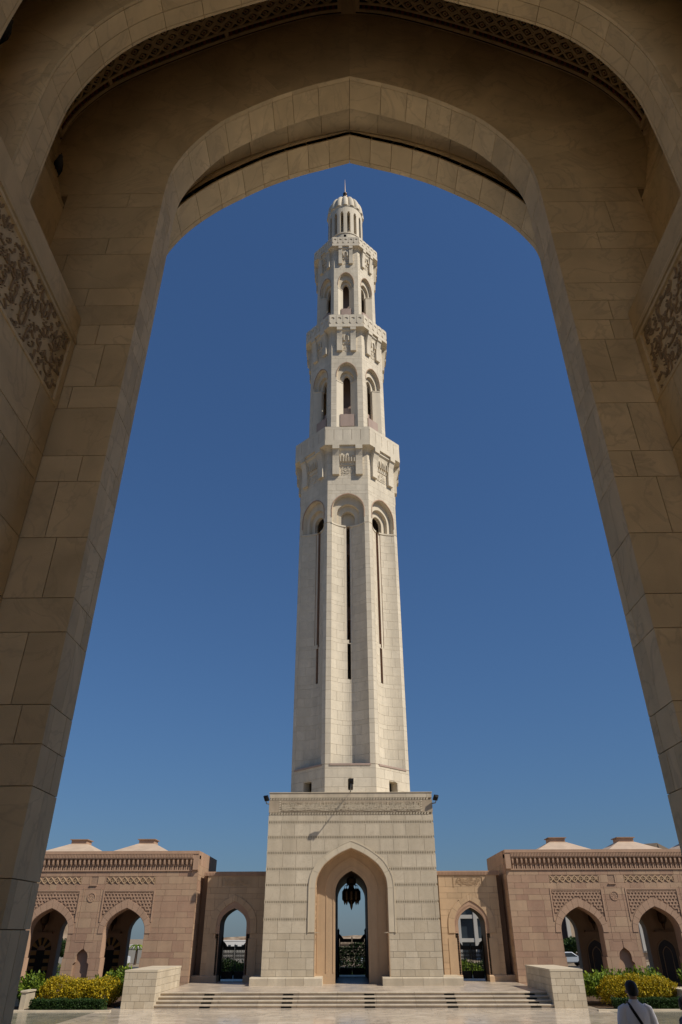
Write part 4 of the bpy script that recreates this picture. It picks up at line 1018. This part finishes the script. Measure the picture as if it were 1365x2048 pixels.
# floodlights on the minaret base and top
def flood(loc,rz,label,arm):
    t=thing('floodlight',label,'floodlight',loc,'floodlights on the minaret'); L=Vector(loc); Q=Matrix.Rotation(rz,4,'Z')@Matrix.Rotation(R(-35),4,'X')
    b=MB(); b.rings([[tuple(L+Q@Vector(p)) for p in ring_] for ring_ in ([(-.16,-.09,-.18),(.16,-.09,-.18),(.16,-.09,.18),(-.16,-.09,.18)],[(-.16,.02,-.18),(.16,.02,-.18),(.16,.02,.18),(-.16,.02,.18)],[(-.1,.1,-.1),(.1,.1,-.1),(.1,.1,.1),(-.1,.1,.1)])]); b.build('lamp_head',BLACK,t)
    b=MB(); b.tube(arm,.035,6); b.build('arm',GREYMET,t)
flood((TX-5.75,49.75,11.1),R(150),'black floodlight on a bracket at the left top corner of the minaret base',[(TX-5.75,49.75,10.95),(TX-5.72,49.85,10.8),(TX-5.5,50.05,10.78)])
flood((TX+5.8,49.75,11.1),R(-150),'black floodlight on a bracket at the right top corner of the minaret base',[(TX+5.8,49.75,10.95),(TX+5.75,49.85,10.8),(TX+5.5,50.05,10.78)])
flood((TX+.05,48.5,11.95),R(180),'floodlight on a long arm above the minaret inscription',[(TX,50.1,11.55),(TX,49.6,11.58),(TX+.02,48.55,11.6),(TX+.05,48.5,11.9)])
flood((TX-.05,YC-3.72,73.95),R(180),'small floodlight on the front of the topmost balcony rail',[(TX-.4,YC-3.6,73.7),(TX-.05,YC-3.7,73.85),(TX+.4,YC-3.6,73.7)])
# ================================================================== planting
LEAF_Y=leafmat('golden leaves',(.20,.19,.012),(.58,.40,.014),(.42,.31,.012)); LEAF_G=leafmat('green leaves',(.06,.10,.012),(.26,.33,.03),(.14,.21,.02)); LEAF_H=leafmat('hedge leaves',(.018,.045,.010),(.05,.09,.018),(.03,.065,.013)); LEAF_D=leafmat('dark tree leaves',(.02,.045,.012),(.06,.10,.025))
WOOD=mat('twig brown',(.07,.045,.03),.9)
def leaves(mb,pos,n,size,r,up=.4):
    """n leaf blades at random points given by pos(r)"""
    for _ in range(n):
        p=Vector(pos(r)); d=Vector((r.gauss(0,1),r.gauss(0,1),r.gauss(0,.7)+up)).normalized(); a=d.cross(Vector((r.gauss(0,1),r.gauss(0,1),r.gauss(0,1)))).normalized(); L=size*r.uniform(.6,1.3); w=L*.34
        m_=p+d*L*.5+a.cross(d)*L*.08
        mb.add([p,m_+a*w,p+d*L,m_-a*w],[(0,1,2,3)])
def sprigs(mb,pos,cen,n,size,r,L=.3,k=7):
    """leafy shoots growing outwards and up"""
    for _ in range(n):
        p=Vector(pos(r)); d=((p-Vector(cen)).normalized()+Vector((r.gauss(0,.35),r.gauss(0,.35),.75))).normalized(); LL=L*r.uniform(.5,1.3)
        for i in range(k):
            q=p+d*LL*i/k; a=Vector((r.gauss(0,1),r.gauss(0,1),r.gauss(0,1))).normalized(); e=(d*.8+a*.8).normalized(); w=e.cross(a).normalized()*size*.3; s=size*r.uniform(.7,1.2)
            mb.add([q,q+e*s*.5+w,q+e*s,q+e*s*.5-w],[(0,1,2,3)])
def blob(cx,cy,cz,rx,ry,rz,r,bumps,shell=.55):
    def f(q):
        while True:
            a=q.uniform(0,2*math.pi); c=q.uniform(-1,1); s_=math.sqrt(1-c*c); v=Vector((s_*math.cos(a),s_*math.sin(a),c)); k=1+sum(b_[1]*max(0,v.dot(b_[0]))**6 for b_ in bumps)
            t=(shell+(1-shell)*q.random()**.5)*k
            if v.z>-.8: return (cx+v.x*rx*t,cy+v.y*ry*t,cz+v.z*rz*t)
    return f
def bumpset(r,n=14,a=.22):
    o=[]
    for _ in range(n):
        v=Vector((r.gauss(0,1),r.gauss(0,1),r.gauss(0,1)+.4)).normalized(); o.append((v,r.uniform(-a*.6,a)))
    return o
def shrub(name,label,cat,c,rad,n,size,m,seed,group=None,up=.4,lobes=1,shoot=2.4):
    t=thing(name,label,cat,(c[0],c[1],c[2]-rad[2]*.35),group); r=random.Random(seed); mb=MB(); st=MB()
    for k in range(lobes):
        ox=(k-(lobes-1)/2)*2*rad[0]/(lobes+.6) if lobes>1 else 0; rx=rad[0]/(lobes*.62) if lobes>1 else rad[0]
        hh=r.uniform(.82,1.08)
        leaves(mb,blob(c[0]+ox,c[1]+r.uniform(-.15,.15),c[2],rx,rad[1],rad[2]*hh,r,bumpset(r)),n//lobes//2,size,r,up)
        sprigs(mb,blob(c[0]+ox,c[1],c[2],rx*.9,rad[1]*.9,rad[2]*hh*.85,r,bumpset(r)),(c[0]+ox,c[1],c[2]-.3),n//lobes//12,size,r,size*shoot)
        for q in range(6):
            a=r.uniform(0,6.28); st.tube([(c[0]+ox+.1*math.cos(a),c[1]+.1*math.sin(a),c[2]-rad[2]*.42),(c[0]+ox+rx*.4*math.cos(a),c[1]+rad[1]*.4*math.sin(a),c[2]+rad[2]*.3)],[.02,.006],5)
    mb.build('foliage',m,t,recalc=False,kind='stuff'); st.build('stem',WOOD,t)
    return t
def hedge(label,x0,x1,y0,y1,z1,seed):
    t=thing('clipped_hedge',label,'hedge',((x0+x1)/2,(y0+y1)/2,0),'clipped hedges beside the steps'); r=random.Random(seed); mb=MB()
    def pos(q):
        f=q.random(); x=q.uniform(x0,x1); y=q.uniform(y0,y1); z=q.uniform(.02,z1)
        if f<.45: y=y0+q.uniform(0,.1)
        elif f<.85: z=z1-q.uniform(0,.1)+.03*math.sin(x*5)
        elif f<.93: x=x0 if q.random()<.5 else x1
        return (x,y,z)
    leaves(mb,pos,6500,.075,r,.3); mb.build('foliage',LEAF_H,t,recalc=False,kind='stuff')
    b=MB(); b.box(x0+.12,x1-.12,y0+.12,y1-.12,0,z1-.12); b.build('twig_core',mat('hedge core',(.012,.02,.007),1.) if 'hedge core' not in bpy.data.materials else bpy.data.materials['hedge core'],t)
for s,side,adj in ((-1,'left','left'),(1,'right','right')):
    X=lambda u:.1+s*u
    tag(flat('planting_bed',*sorted((X(12.4),X(30))),42.6,52.4,.02,SOIL),kind='structure')
    b=MB(); b.box(X(12.0),X(30),41.38,41.6,-.02,.06); k=b.build('bed_kerb',LIME_T); tag(k,kind='structure')
    hedge('low dark green clipped hedge %s of the steps'%side,*sorted((X(12.55 if s<0 else 13.1),X(16.15 if s<0 else 16.5))),41.7,42.6,.46,50+s)
    shrub('golden_shrub','rounded golden-yellow shrub above the hedge %s of the steps'%side,'shrub',(X(14.55 if s<0 else 14.95),44.1,.62),(1.95,1.0,.72),15000,.1,LEAF_Y,60+s,'golden shrubs beside the steps',.6,3,1.3)
    pos=((12.75,45.4,.9,.7,.75),(13.7,45.9,.75,.6,.6),(17.2,44.2,.75,.6,.85)) if s<0 else ((12.9,45.0,.8,.75,.75),(14.1,45.8,.85,.8,.7),(15.6,46.0,.9,.7,.78),(16.6,46.0,.75,.5,.65),(19.0,46.5,.9,.5,.8))
    words=(['beside the stair wall','behind the golden shrub','at the picture edge past the golden shrub'] if s<0 else ['beside the stair wall','behind the golden shrub, second from the stair wall','behind the golden shrub, in front of the niche','behind the golden shrub, farthest from the stair wall','at the picture edge by the far arch'])
    for k,(u,y,z,rx,rz) in enumerate(pos):
        shrub('green_shrub','loose bright green shrub %s, %s side'%(words[k],side),'shrub',(X(u),y,z*.85),(rx,.6,rz*.72),1700,.2,LEAF_G,80+10*s+k,'green shrubs beside the arcades',1.1)
    t=thing('planter_wall','low beige planter wall past the golden shrub, %s side'%side,'wall',(X(17.6),43.2,0),'planter walls in the garden beds')
    b=MB(); b.box(X(16.75),X(17.0),42.55,44.8,0,.72); b.box(X(17.0),X(24),44.2,44.45,0,.72); b.build('wall_body',LIME,t)
    b=MB(); b.box(X(16.7),X(17.05),42.5,44.15,.725,.8); b.box(X(16.7),X(24),44.15,44.5,.725,.8); b.build('coping',LIME_T,t)
# ================================================================== beyond the arcades
def tree(label,x,y,z0,h,r_,seed,m=LEAF_D,group='trees beyond the road'):
    t=thing('street_tree',label,'tree',(x,y,z0),group); r=random.Random(seed)
    b=MB(); b.tube([(x,y,z0),(x+.06,y,z0+h*.25),(x,y,z0+h*.5)],[.14,.1,.06],7)
    for k in range(5):
        a=r.uniform(0,6.28); b.tube([(x,y,z0+h*.42),(x+r_*.5*math.cos(a),y+r_*.5*math.sin(a),z0+h*.68)],[.06,.02],5)
    b.build('trunk',WOOD,t); mb=MB()
    for k in range(5):
        a=r.uniform(0,6.28); leaves(mb,blob(x+r_*.45*math.cos(a),y+r_*.45*math.sin(a),z0+h*r.uniform(.6,.78),r_*.7,r_*.7,r_*.55,r,bumpset(r)),700,.3,r)
    mb.build('crown',m,t,recalc=False,kind='stuff')
tree('small dark green tree seen under the right arcade arch by the car',29.0,106,0,2.6,1.3,1); tree('dark tree seen through the farthest right arch',57,150,0,5.5,3.2,2); tree('dark leafy tree behind the central gate, left one',-2.4,72,0,2.1,1.2,4); tree('dark leafy tree behind the central gate, right one',2.9,74,0,2.2,1.3,5)
tree('small dark tree below the hillside seen through the far left arch',-37,105,0,2.4,1.6,6)
def palm(label,x,y,z0,h):
    t=thing('palm_tree',label,'tree',(x,y,z0)); b=MB(); b.tube([(x,y,z0),(x+.05,y,z0+h*.55),(x,y,z0+h*.8)],[.16,.12,.1],8); b.build('trunk',WOOD,t)
    mb=MB(); r=random.Random(3)
    for k in range(14):
        a=2*math.pi*k/14+r.uniform(-.2,.2); L=h*.42; P=[Vector((x+L*f*math.cos(a),y+L*f*math.sin(a),z0+h*.8+L*(.7*f-1.1*f*f))) for f in (0,.2,.4,.6,.8,1)]
        for i in range(5):
            for q in (-1,1):
                sd_=Vector((-math.sin(a),math.cos(a),0))*q*.16*(1-i/6); mb.add([P[i],P[i+1],P[i+1]+sd_-Vector((0,0,.1)),P[i]+sd_-Vector((0,0,.08))],[(0,1,2,3)])
    mb.build('crown',LEAF_G,t,recalc=False,kind='stuff')
palm('small palm below the street lamp seen through the left arch',-27.6,104,0,2.6)
t=thing('field_hedge','dark hedge running behind the iron gates','hedge',(0,68,0)); mb=MB(); rr_=random.Random(9)
leaves(mb,lambda q:(lambda x:(x,67.4+q.random()*1.2,q.random()**.7*((2.5 if abs(x)<3.8 else 1.3)+.2*math.sin(x*2.3))))(q.uniform(-13,13)),26000,.16,rr_); mb.build('foliage',LEAF_D,t,recalc=False,kind='stuff')
for k,(x,lab) in enumerate(((-7.9,'bright green bush behind the left iron gate'),(8.6,'bright green bush behind the right iron gate'))): shrub('gate_bush',lab,'shrub',(x,63.6,.75),(1.5,.7,.75),2600,.13,LEAF_G,200+k,'bushes behind the side gates')
for k,(x,lab) in enumerate(((-27,'grassy green verge hedge seen low through the nearer left arch'),(-36,'grassy green verge hedge seen low through the far left arch'))): shrub('verge_bush',lab,'shrub',(x,83,.3),(4.2,.7,.55),2600,.16,LEAF_G,210+k,'verge bushes by the road')
# street lamps
def street_lamp(label,x,y,h):
    t=thing('street_lamp',label,'street lamp',(x,y,0),'street lamps along the road'); b=MB(); b.tube([(x,y,0),(x,y,h*.1),(x,y,h)],[.09,.06,.045],7); b.tube([(x,y,h*.97),(x-.35,y,h),(x-.6,y,h*.97)],.03,6); b.build('post',GREYMET,t)
    b=MB(); b.lathe([(.05,.3),(.16,.12),(.14,0),(.03,-.2)],(x-.6,y,h*.86),8); b.build('lamp_head',GREYMET,t)
street_lamp('thin grey street lamp seen against the sky through the left arch',-26.7,107,4.2); street_lamp('thin pale street lamp seen through the right arch beside the building',29.3,101,5.6)
t=thing('boundary_wall','long grey wall beyond the road, seen through the left arches','wall',(-40,110,0))
GREYW=noisemat('grey render',(.30,.29,.26),(.36,.34,.30),.4)
for k in range(14):
    b=MB(); b.box(-74+5*k+.03,-69+5*k-.03,110,110.3,0,1.62); b.build('wall_panel',GREYW,t)
b=MB(); b.box(-74,-4,109.95,110.35,1.62,1.72); b.build('coping',GREYW,t)
# cars
def car(label,x,y,col,rz=0,van=False):
    t=thing('parked_car',label,'car',(x,y,-.02),'cars on the road'); cm=mat('car paint '+label[:8],col,.25,.3,.6)
    pr=[(-2.2,.35),(-2.25,.62),(-2.1,.85),(-1.55,.93),(-.95,1.38),(.55,1.42),(1.25,.98),(2.05,.86),(2.25,.6),(2.2,.35)] if not van else [(-2.3,.4),(-2.35,1.9),(-2.2,2.0),(1.1,2.0),(1.6,1.25),(2.3,1.05),(2.35,.4)]
    M=lambda u,v,d:(x+u,y-d,v); b=MB(); b.prism(pr,M,-.85,.85,cham=.12); b.build('body',cm,t)
    w_=[(-1.5,.93),(-.93,1.32),(.5,1.35),(1.15,.97)] if not van else [(.2,1.3),(.2,1.85),(1.05,1.85),(1.45,1.3)]
    b=MB(); b.prism(w_,M,.84,.865); b.build('side_window',GLASSD,t); b=MB(); b.prism(w_,M,-.865,-.84); b.build('side_window',GLASSD,t)
    for wx in (-1.4,1.4):
        for sy in (-.8,.8):
            b=MB(); O=[(wx+.33*math.cos(R(20*k)),.33+.33*math.sin(R(20*k))) for k in range(18)]; b.prism(O,M,sy-.1,sy+.1); wo=b.build('wheel',BLACK,t)
            b=MB(); b.prism([(wx+.19*math.cos(R(30*k)),.33+.19*math.sin(R(30*k))) for k in range(12)],M,sy+(.09 if sy>0 else -.115),sy+(.115 if sy>0 else -.09)); b.build('rim',GREYMET,wo)
    for sy in (-.55,.55): b=MB(); b.mbox(M,2.18,2.27,.62,.76,sy-.2,sy+.2); b.build('headlight',mat('lamp glass',(.7,.72,.7),.15) if 'lamp glass' not in bpy.data.materials else bpy.data.materials['lamp glass'],t)
car('silver car seen under the first right arcade arch',25.4,96.5,(.6,.62,.64)); car('white van on the road seen through the nearer left arch',-28.6,96,(.75,.75,.73),van=True)
car('dark car on the road behind the central gate, left',-3.2,89,(.05,.06,.08)); car('white car on the road behind the central gate, right',3.0,93,(.7,.7,.7))
# buildings
def block(name,label,x0,x1,y0,y1,z0,z1,m,nx,nz,wfrac=(.3,.45),depth=.15,win=GLASSD,group=None):
    t=thing(name,label,'building',((x0+x1)/2,y0,z0),group); b=MB(); b.box(x0,x1,y0,y1,z0,z1); b.build('wall',m,t)
    b=MB(); b.box(x0-.1,x1+.1,y0-.1,y1+.1,z1,z1+.25); b.build('parapet',m,t)
    W=(x1-x0)/nx; Hh=(z1-z0)/nz
    for i in range(nx):
        for j in range(nz):
            cx=x0+W*(i+.5); cz=z0+Hh*(j+.5); b=MB(); a,c=W*wfrac[0]/1,Hh*wfrac[1]/1
            b.box(cx-a,cx+a,y0-.02,y0+depth,cz-c,cz+c); b.build('window',win,t)
    return t
PALEB=noisemat('pale concrete',(.42,.40,.36),(.48,.46,.42),.3); WHITEB=noisemat('white render',(.62,.60,.56),(.70,.68,.64),.2); BEIGEB=noisemat('beige render',(.36,.28,.20),(.42,.33,.24),.3)
ob=thing('office_building','pale office building with a grid of dark windows behind the right iron gate','building',(18,124,0))
b=MB(); b.box(9,27.4,124,140,0,10); b.build('wall',GLASSD,ob)
for k in range(8): b=MB(); b.box(9+2.57*k-.28,9+2.57*k+.28,123.4,124.2,0,10); b.build('column',PALEB,ob)
for k in range(3): b=MB(); b.box(8.7,27.3,123.5,124.1,2.45+3.1*k-.25,2.45+3.1*k+.25); b.build('floor_band',PALEB,ob)
bb=thing('hall_building','beige building with tall dark window strips seen through the first right arch','building',(37,114,0))
b=MB(); b.box(27.6,46,114,130,0,11.4); b.build('wall',BEIGEB,bb)
for x in (28.5,33.6,38.7,43.5): b=MB(); b.box(x,x+2.1,113.9,114.1,1.35,10.5); b.build('window_strip',mat('maroon glass',(.035,.02,.022),.2) if 'maroon glass' not in bpy.data.materials else bpy.data.materials['maroon glass'],bb); b=MB(); b.box(x+2.1,x+2.6,113.5,114.1,1.2,11); b.build('pilaster',PALEB,bb)
for x in (31.6,36.5,41.5): b=MB(); b.box(x,x+1.0,113.9,114.1,.0,.95); b.build('door',GLASSD,bb)
b=MB(); b.box(27.5,46.1,113.6,114,1.0,1.25); b.build('string_course',PALEB,bb)
block('white_house','white house with dark windows below the hillside, far left arch',-150,-139,400,412,-7,-.6,WHITEB,4,2,(.16,.2))
block('white_house','pale long building on the skyline behind the left iron gate',-62,-40,330,345,-12,1.1,WHITEB,8,3,(.2,.2))
k=0
for (x,y,w_,z) in ((-176,600,16,-3),(-160,640,14,-1.5),(-150,560,10,-4),(-136,620,18,-2.4),(-120,640,12,-3.4)):
    block('white_house','small white town house on the horizon, %s of five from the left, nearer left arch'%('first','second','third','fourth','fifth')[k],x,x+w_,y,y+12,-25,z,WHITEB,3,5,(.16,.16),group='white town houses on the horizon'); k+=1
# hills
def hill(name,cx,cy,rx,ry,z0,h,seed):
    r=random.Random(seed); b=MB(); n=26; V=[]
    ph=[(r.uniform(.5,2.6),r.uniform(.5,2.6),r.uniform(0,6),r.uniform(.05,.2)) for _ in range(10)]
    def f(u,v):
        x=u*rx; y=v*ry; d=min(1,math.hypot(u,v)); e=(math.cos(d*math.pi)+1)/2
        return (cx+x,cy+y,z0+h*e*(1+sum(a*math.sin(p*u*5+q*v*5+o) for p,q,o,a in ph)))
    b.sheet(f,[-1+2*i/n for i in range(n+1)],[-1+2*i/n for i in range(n+1)]); tag(b.build(name,HILLM,recalc=False),kind='structure')
hill('rocky_hill',-225,620,95,60,-26,46,1); hill('rocky_hill',135,330,55,45,-6,26,2); hill('distant_hills',-60,2600,900,300,-30,26,3); hill('distant_hills',900,2500,800,300,-30,30,4)
# flag
t=thing('flagpole','flag on a white pole in front of the beige building, right arch','flag',(29.9,104,0)); b=MB(); b.tube([(29.9,104,0),(29.9,104,9)],[.07,.04],7); b.build('pole',mat('white pole',(.7,.7,.7),.5),t)
fm=[mat('flag red',(.5,.02,.03),.8),mat('flag white',(.75,.75,.75),.8),mat('flag green',(.02,.22,.05),.8)]
b=MB()
for k,(z0,z1,mi) in enumerate(((4.4,4.8,1),(4.0,4.4,0),(3.6,4.0,2))):
    b.cur=mi; b.sheet(lambda u,v:(29.95+.55*u,104+.1*math.sin(u*5)-.02,v-.5*u),[i/8 for i in range(9)],[z0,z1])
b.cur=0; b.sheet(lambda u,v:(29.93+.18*u,103.96,v-.2*u),[0,1],[3.6,4.8]); b.build('flag',[fm[0],fm[1],fm[2]],t,recalc=False)
# ================================================================== people
SKIN=mat('skin',(.36,.20,.13),.55); HAIR=mat('dark hair',(.012,.009,.008),.55)
def fuse(o,vox=.014,it=6):
    q=o.modifiers.new('fuse','REMESH'); q.mode='VOXEL'; q.voxel_size=vox; q.use_smooth_shade=True
    s_=o.modifiers.new('smooth','SMOOTH'); s_.iterations=it; s_.factor=.5
def person(label,x,y,z,shirt,trou,strap,scale=1.,group=None,turn=0):
    t=thing('person',label,'person',(x,y,z),group)
    ct,sn=math.cos(turn),math.sin(turn)
    def T(p): return (x+(p[0]*ct-p[1]*sn)*scale,y+(p[0]*sn+p[1]*ct)*scale,z+p[2]*scale)
    def ell(b,rings_,n=16): b.rings([[T((cx+rx*math.cos(2*math.pi*k/n),cy+ry*math.sin(2*math.pi*k/n),zz)) for k in range(n)] for (cx,cy,zz,rx,ry) in rings_])
    b=MB()
    ell(b,[(0,.0,1.36,.05,.05),(0,.0,1.44,.056,.058),(0,.005,1.52,.056,.06),(0,.02,1.545,.068,.08),(0,.02,1.58,.077,.092),(0,.015,1.62,.08,.096),(0,.01,1.66,.078,.094),(0,.005,1.69,.065,.078),(0,.0,1.71,.035,.045)])
    for s in (-1,1):
        b.tube([T((s*.075,.0,1.59)),T((s*.1,-.012,1.6))],[.03,.02],8)
        b.tube([T((s*.27,.02,1.0)),T((s*.275,.05,.88)),T((s*.272,.07,.82))],[.034,.03,.036],8)
        for k in range(4): b.tube([T((s*.272,.055+.018*k,.82)),T((s*.268,.06+.018*k,.76)),T((s*.26,.065+.016*k,.715+.008*abs(k-1.5)))],[.011,.01,.008],6)
        b.tube([T((s*.262,.045,.84)),T((s*.245,.03,.79)),T((s*.24,.04,.755))],[.012,.011,.008],6)
    b.tube([T((0,.098,1.6)),T((0,.118,1.585)),T((0,.1,1.575))],[.012,.014,.01],6)   # nose, facing away
    ell(b,[(0,0,.92,.13,.09),(0,0,1.1,.14,.09),(0,0,1.3,.15,.09),(0,0,1.4,.1,.07)])
    for s in (-1,1): b.tube([T((s*.14,0,1.36)),T((s*.2,0,1.33)),T((s*.25,-.01,1.12)),T((s*.27,.02,1.0))],[.05,.045,.04,.036],8)
    o=b.build('body',SKIN,t); fuse(o,.009*scale)
    b=MB()
    ell(b,[(0,.01,.84,.185,.125),(0,.01,.98,.178,.12),(0,.0,1.12,.185,.122),(0,-.005,1.26,.2,.125),(0,-.005,1.34,.205,.118),(0,.0,1.40,.18,.1),(0,.005,1.44,.115,.082),(0,.008,1.468,.075,.075)])
    for s in (-1,1): b.tube([T((s*.13,0,1.39)),T((s*.195,.0,1.36)),T((s*.235,-.01,1.24)),T((s*.262,-.02,1.11)),T((s*.272,.01,.98)),T((s*.275,.045,.88))],[.062,.074,.068,.058,.05,.045],12)
    o=b.build('shirt',shirt,t); fuse(o,.012*scale,5)
    b=MB(); n=18
    b.rings([[T((.071*math.cos(2*math.pi*k/n)*q,.006+.073*math.sin(2*math.pi*k/n)*q,zz)) for k in range(n)] for zz,q in ((1.445,1.06),(1.492,.97),(1.494,.9),(1.45,.9))],False); b.build('collar',shirt,t,smooth=True)
    b=MB()
    for s in (-1,1): b.tube([T((s*.07,0,.95)),T((s*.095,0,.85)),T((s*.1,.01,.5)),T((s*.1,-.01,.06))],[.1,.105,.075,.06],12)
    o=b.build('trousers',trou,t); fuse(o,.014*scale,4)
    for s in (-1,1): b=MB(); ell(b,[(s*.1,.05,.0,.045,.13),(s*.1,.05,.04,.045,.13),(s*.1,.02,.08,.04,.08)]); b.build('shoe',BLACK,t,smooth=True)
    b=MB(); rg=[]
    r=random.Random(4)
    for (zz,rx,ry,cy) in ((1.54,.066,.04,-.05),(1.56,.076,.06,-.042),(1.585,.084,.085,-.022),(1.62,.088,.1,-.006),(1.655,.088,.105,.002),(1.69,.08,.096,.004),(1.718,.058,.07,.002),(1.732,.022,.03,0)):
        rg.append([T((rx*r.uniform(.96,1.04)*math.cos(2*math.pi*k/20),cy+ry*r.uniform(.96,1.04)*math.sin(2*math.pi*k/20),zz+r.uniform(-.006,.006))) for k in range(20)])
    b.rings(rg); o=b.build('hair',HAIR,t,smooth=True)
    if strap:
        b=MB(); P=[(-.105,.02,1.455),(-.1,-.07,1.43),(-.075,-.123,1.36),(-.03,-.137,1.28),(.03,-.138,1.18),(.1,-.132,1.06),(.17,-.11,.95),(.2,-.03,.9),(.19,.06,.93),(.08,.14,1.12),(-.04,.13,1.3),(-.1,.07,1.42),(-.105,.02,1.455)]
        C=catmull(P,40); A=[];B=[]
        for i,p in enumerate(C):
            q=Vector(C[min(i+1,40)])-Vector(C[max(i-1,0)]); n_=Vector((p[0],p[1],0)).normalized() if math.hypot(p[0],p[1])>.03 else Vector((0,0,1)); sdv=q.normalized().cross(n_).normalized()*.021; A.append(T(Vector(p)+sdv)); B.append(T(Vector(p)-sdv))
        n=len(A); b.add(A+B,[(i,i+1,n+i+1,n+i) for i in range(n-1)]); so_=b.build('bag_strap',BLACK,t,recalc=False); sm=so_.modifiers.new('thick','SOLIDIFY'); sm.thickness=.006; sm.offset=0
        b=MB(); ell(b,[(.22,.02,.68,.05,.12),(.225,.02,.72,.06,.14),(.225,.02,.9,.06,.14),(.22,.02,.93,.04,.12)]); b.build('bag',BLACK,t,smooth=True)
SH=noisemat('white shirt cloth',(.74,.71,.71),(.80,.77,.77),6)
person('person with short dark hair in a white shirt with black bag strap, seen from behind',4.36,13.0,.85,SH,mat('dark trousers',(.03,.03,.04),.8),True,1.0)
person('second person cut off by the right picture edge, only dark hair showing',5.215,13.2,.83,mat('dark top',(.03,.035,.06),.8),mat('grey trousers',(.1,.1,.1),.8),False,.885,None,R(-90))
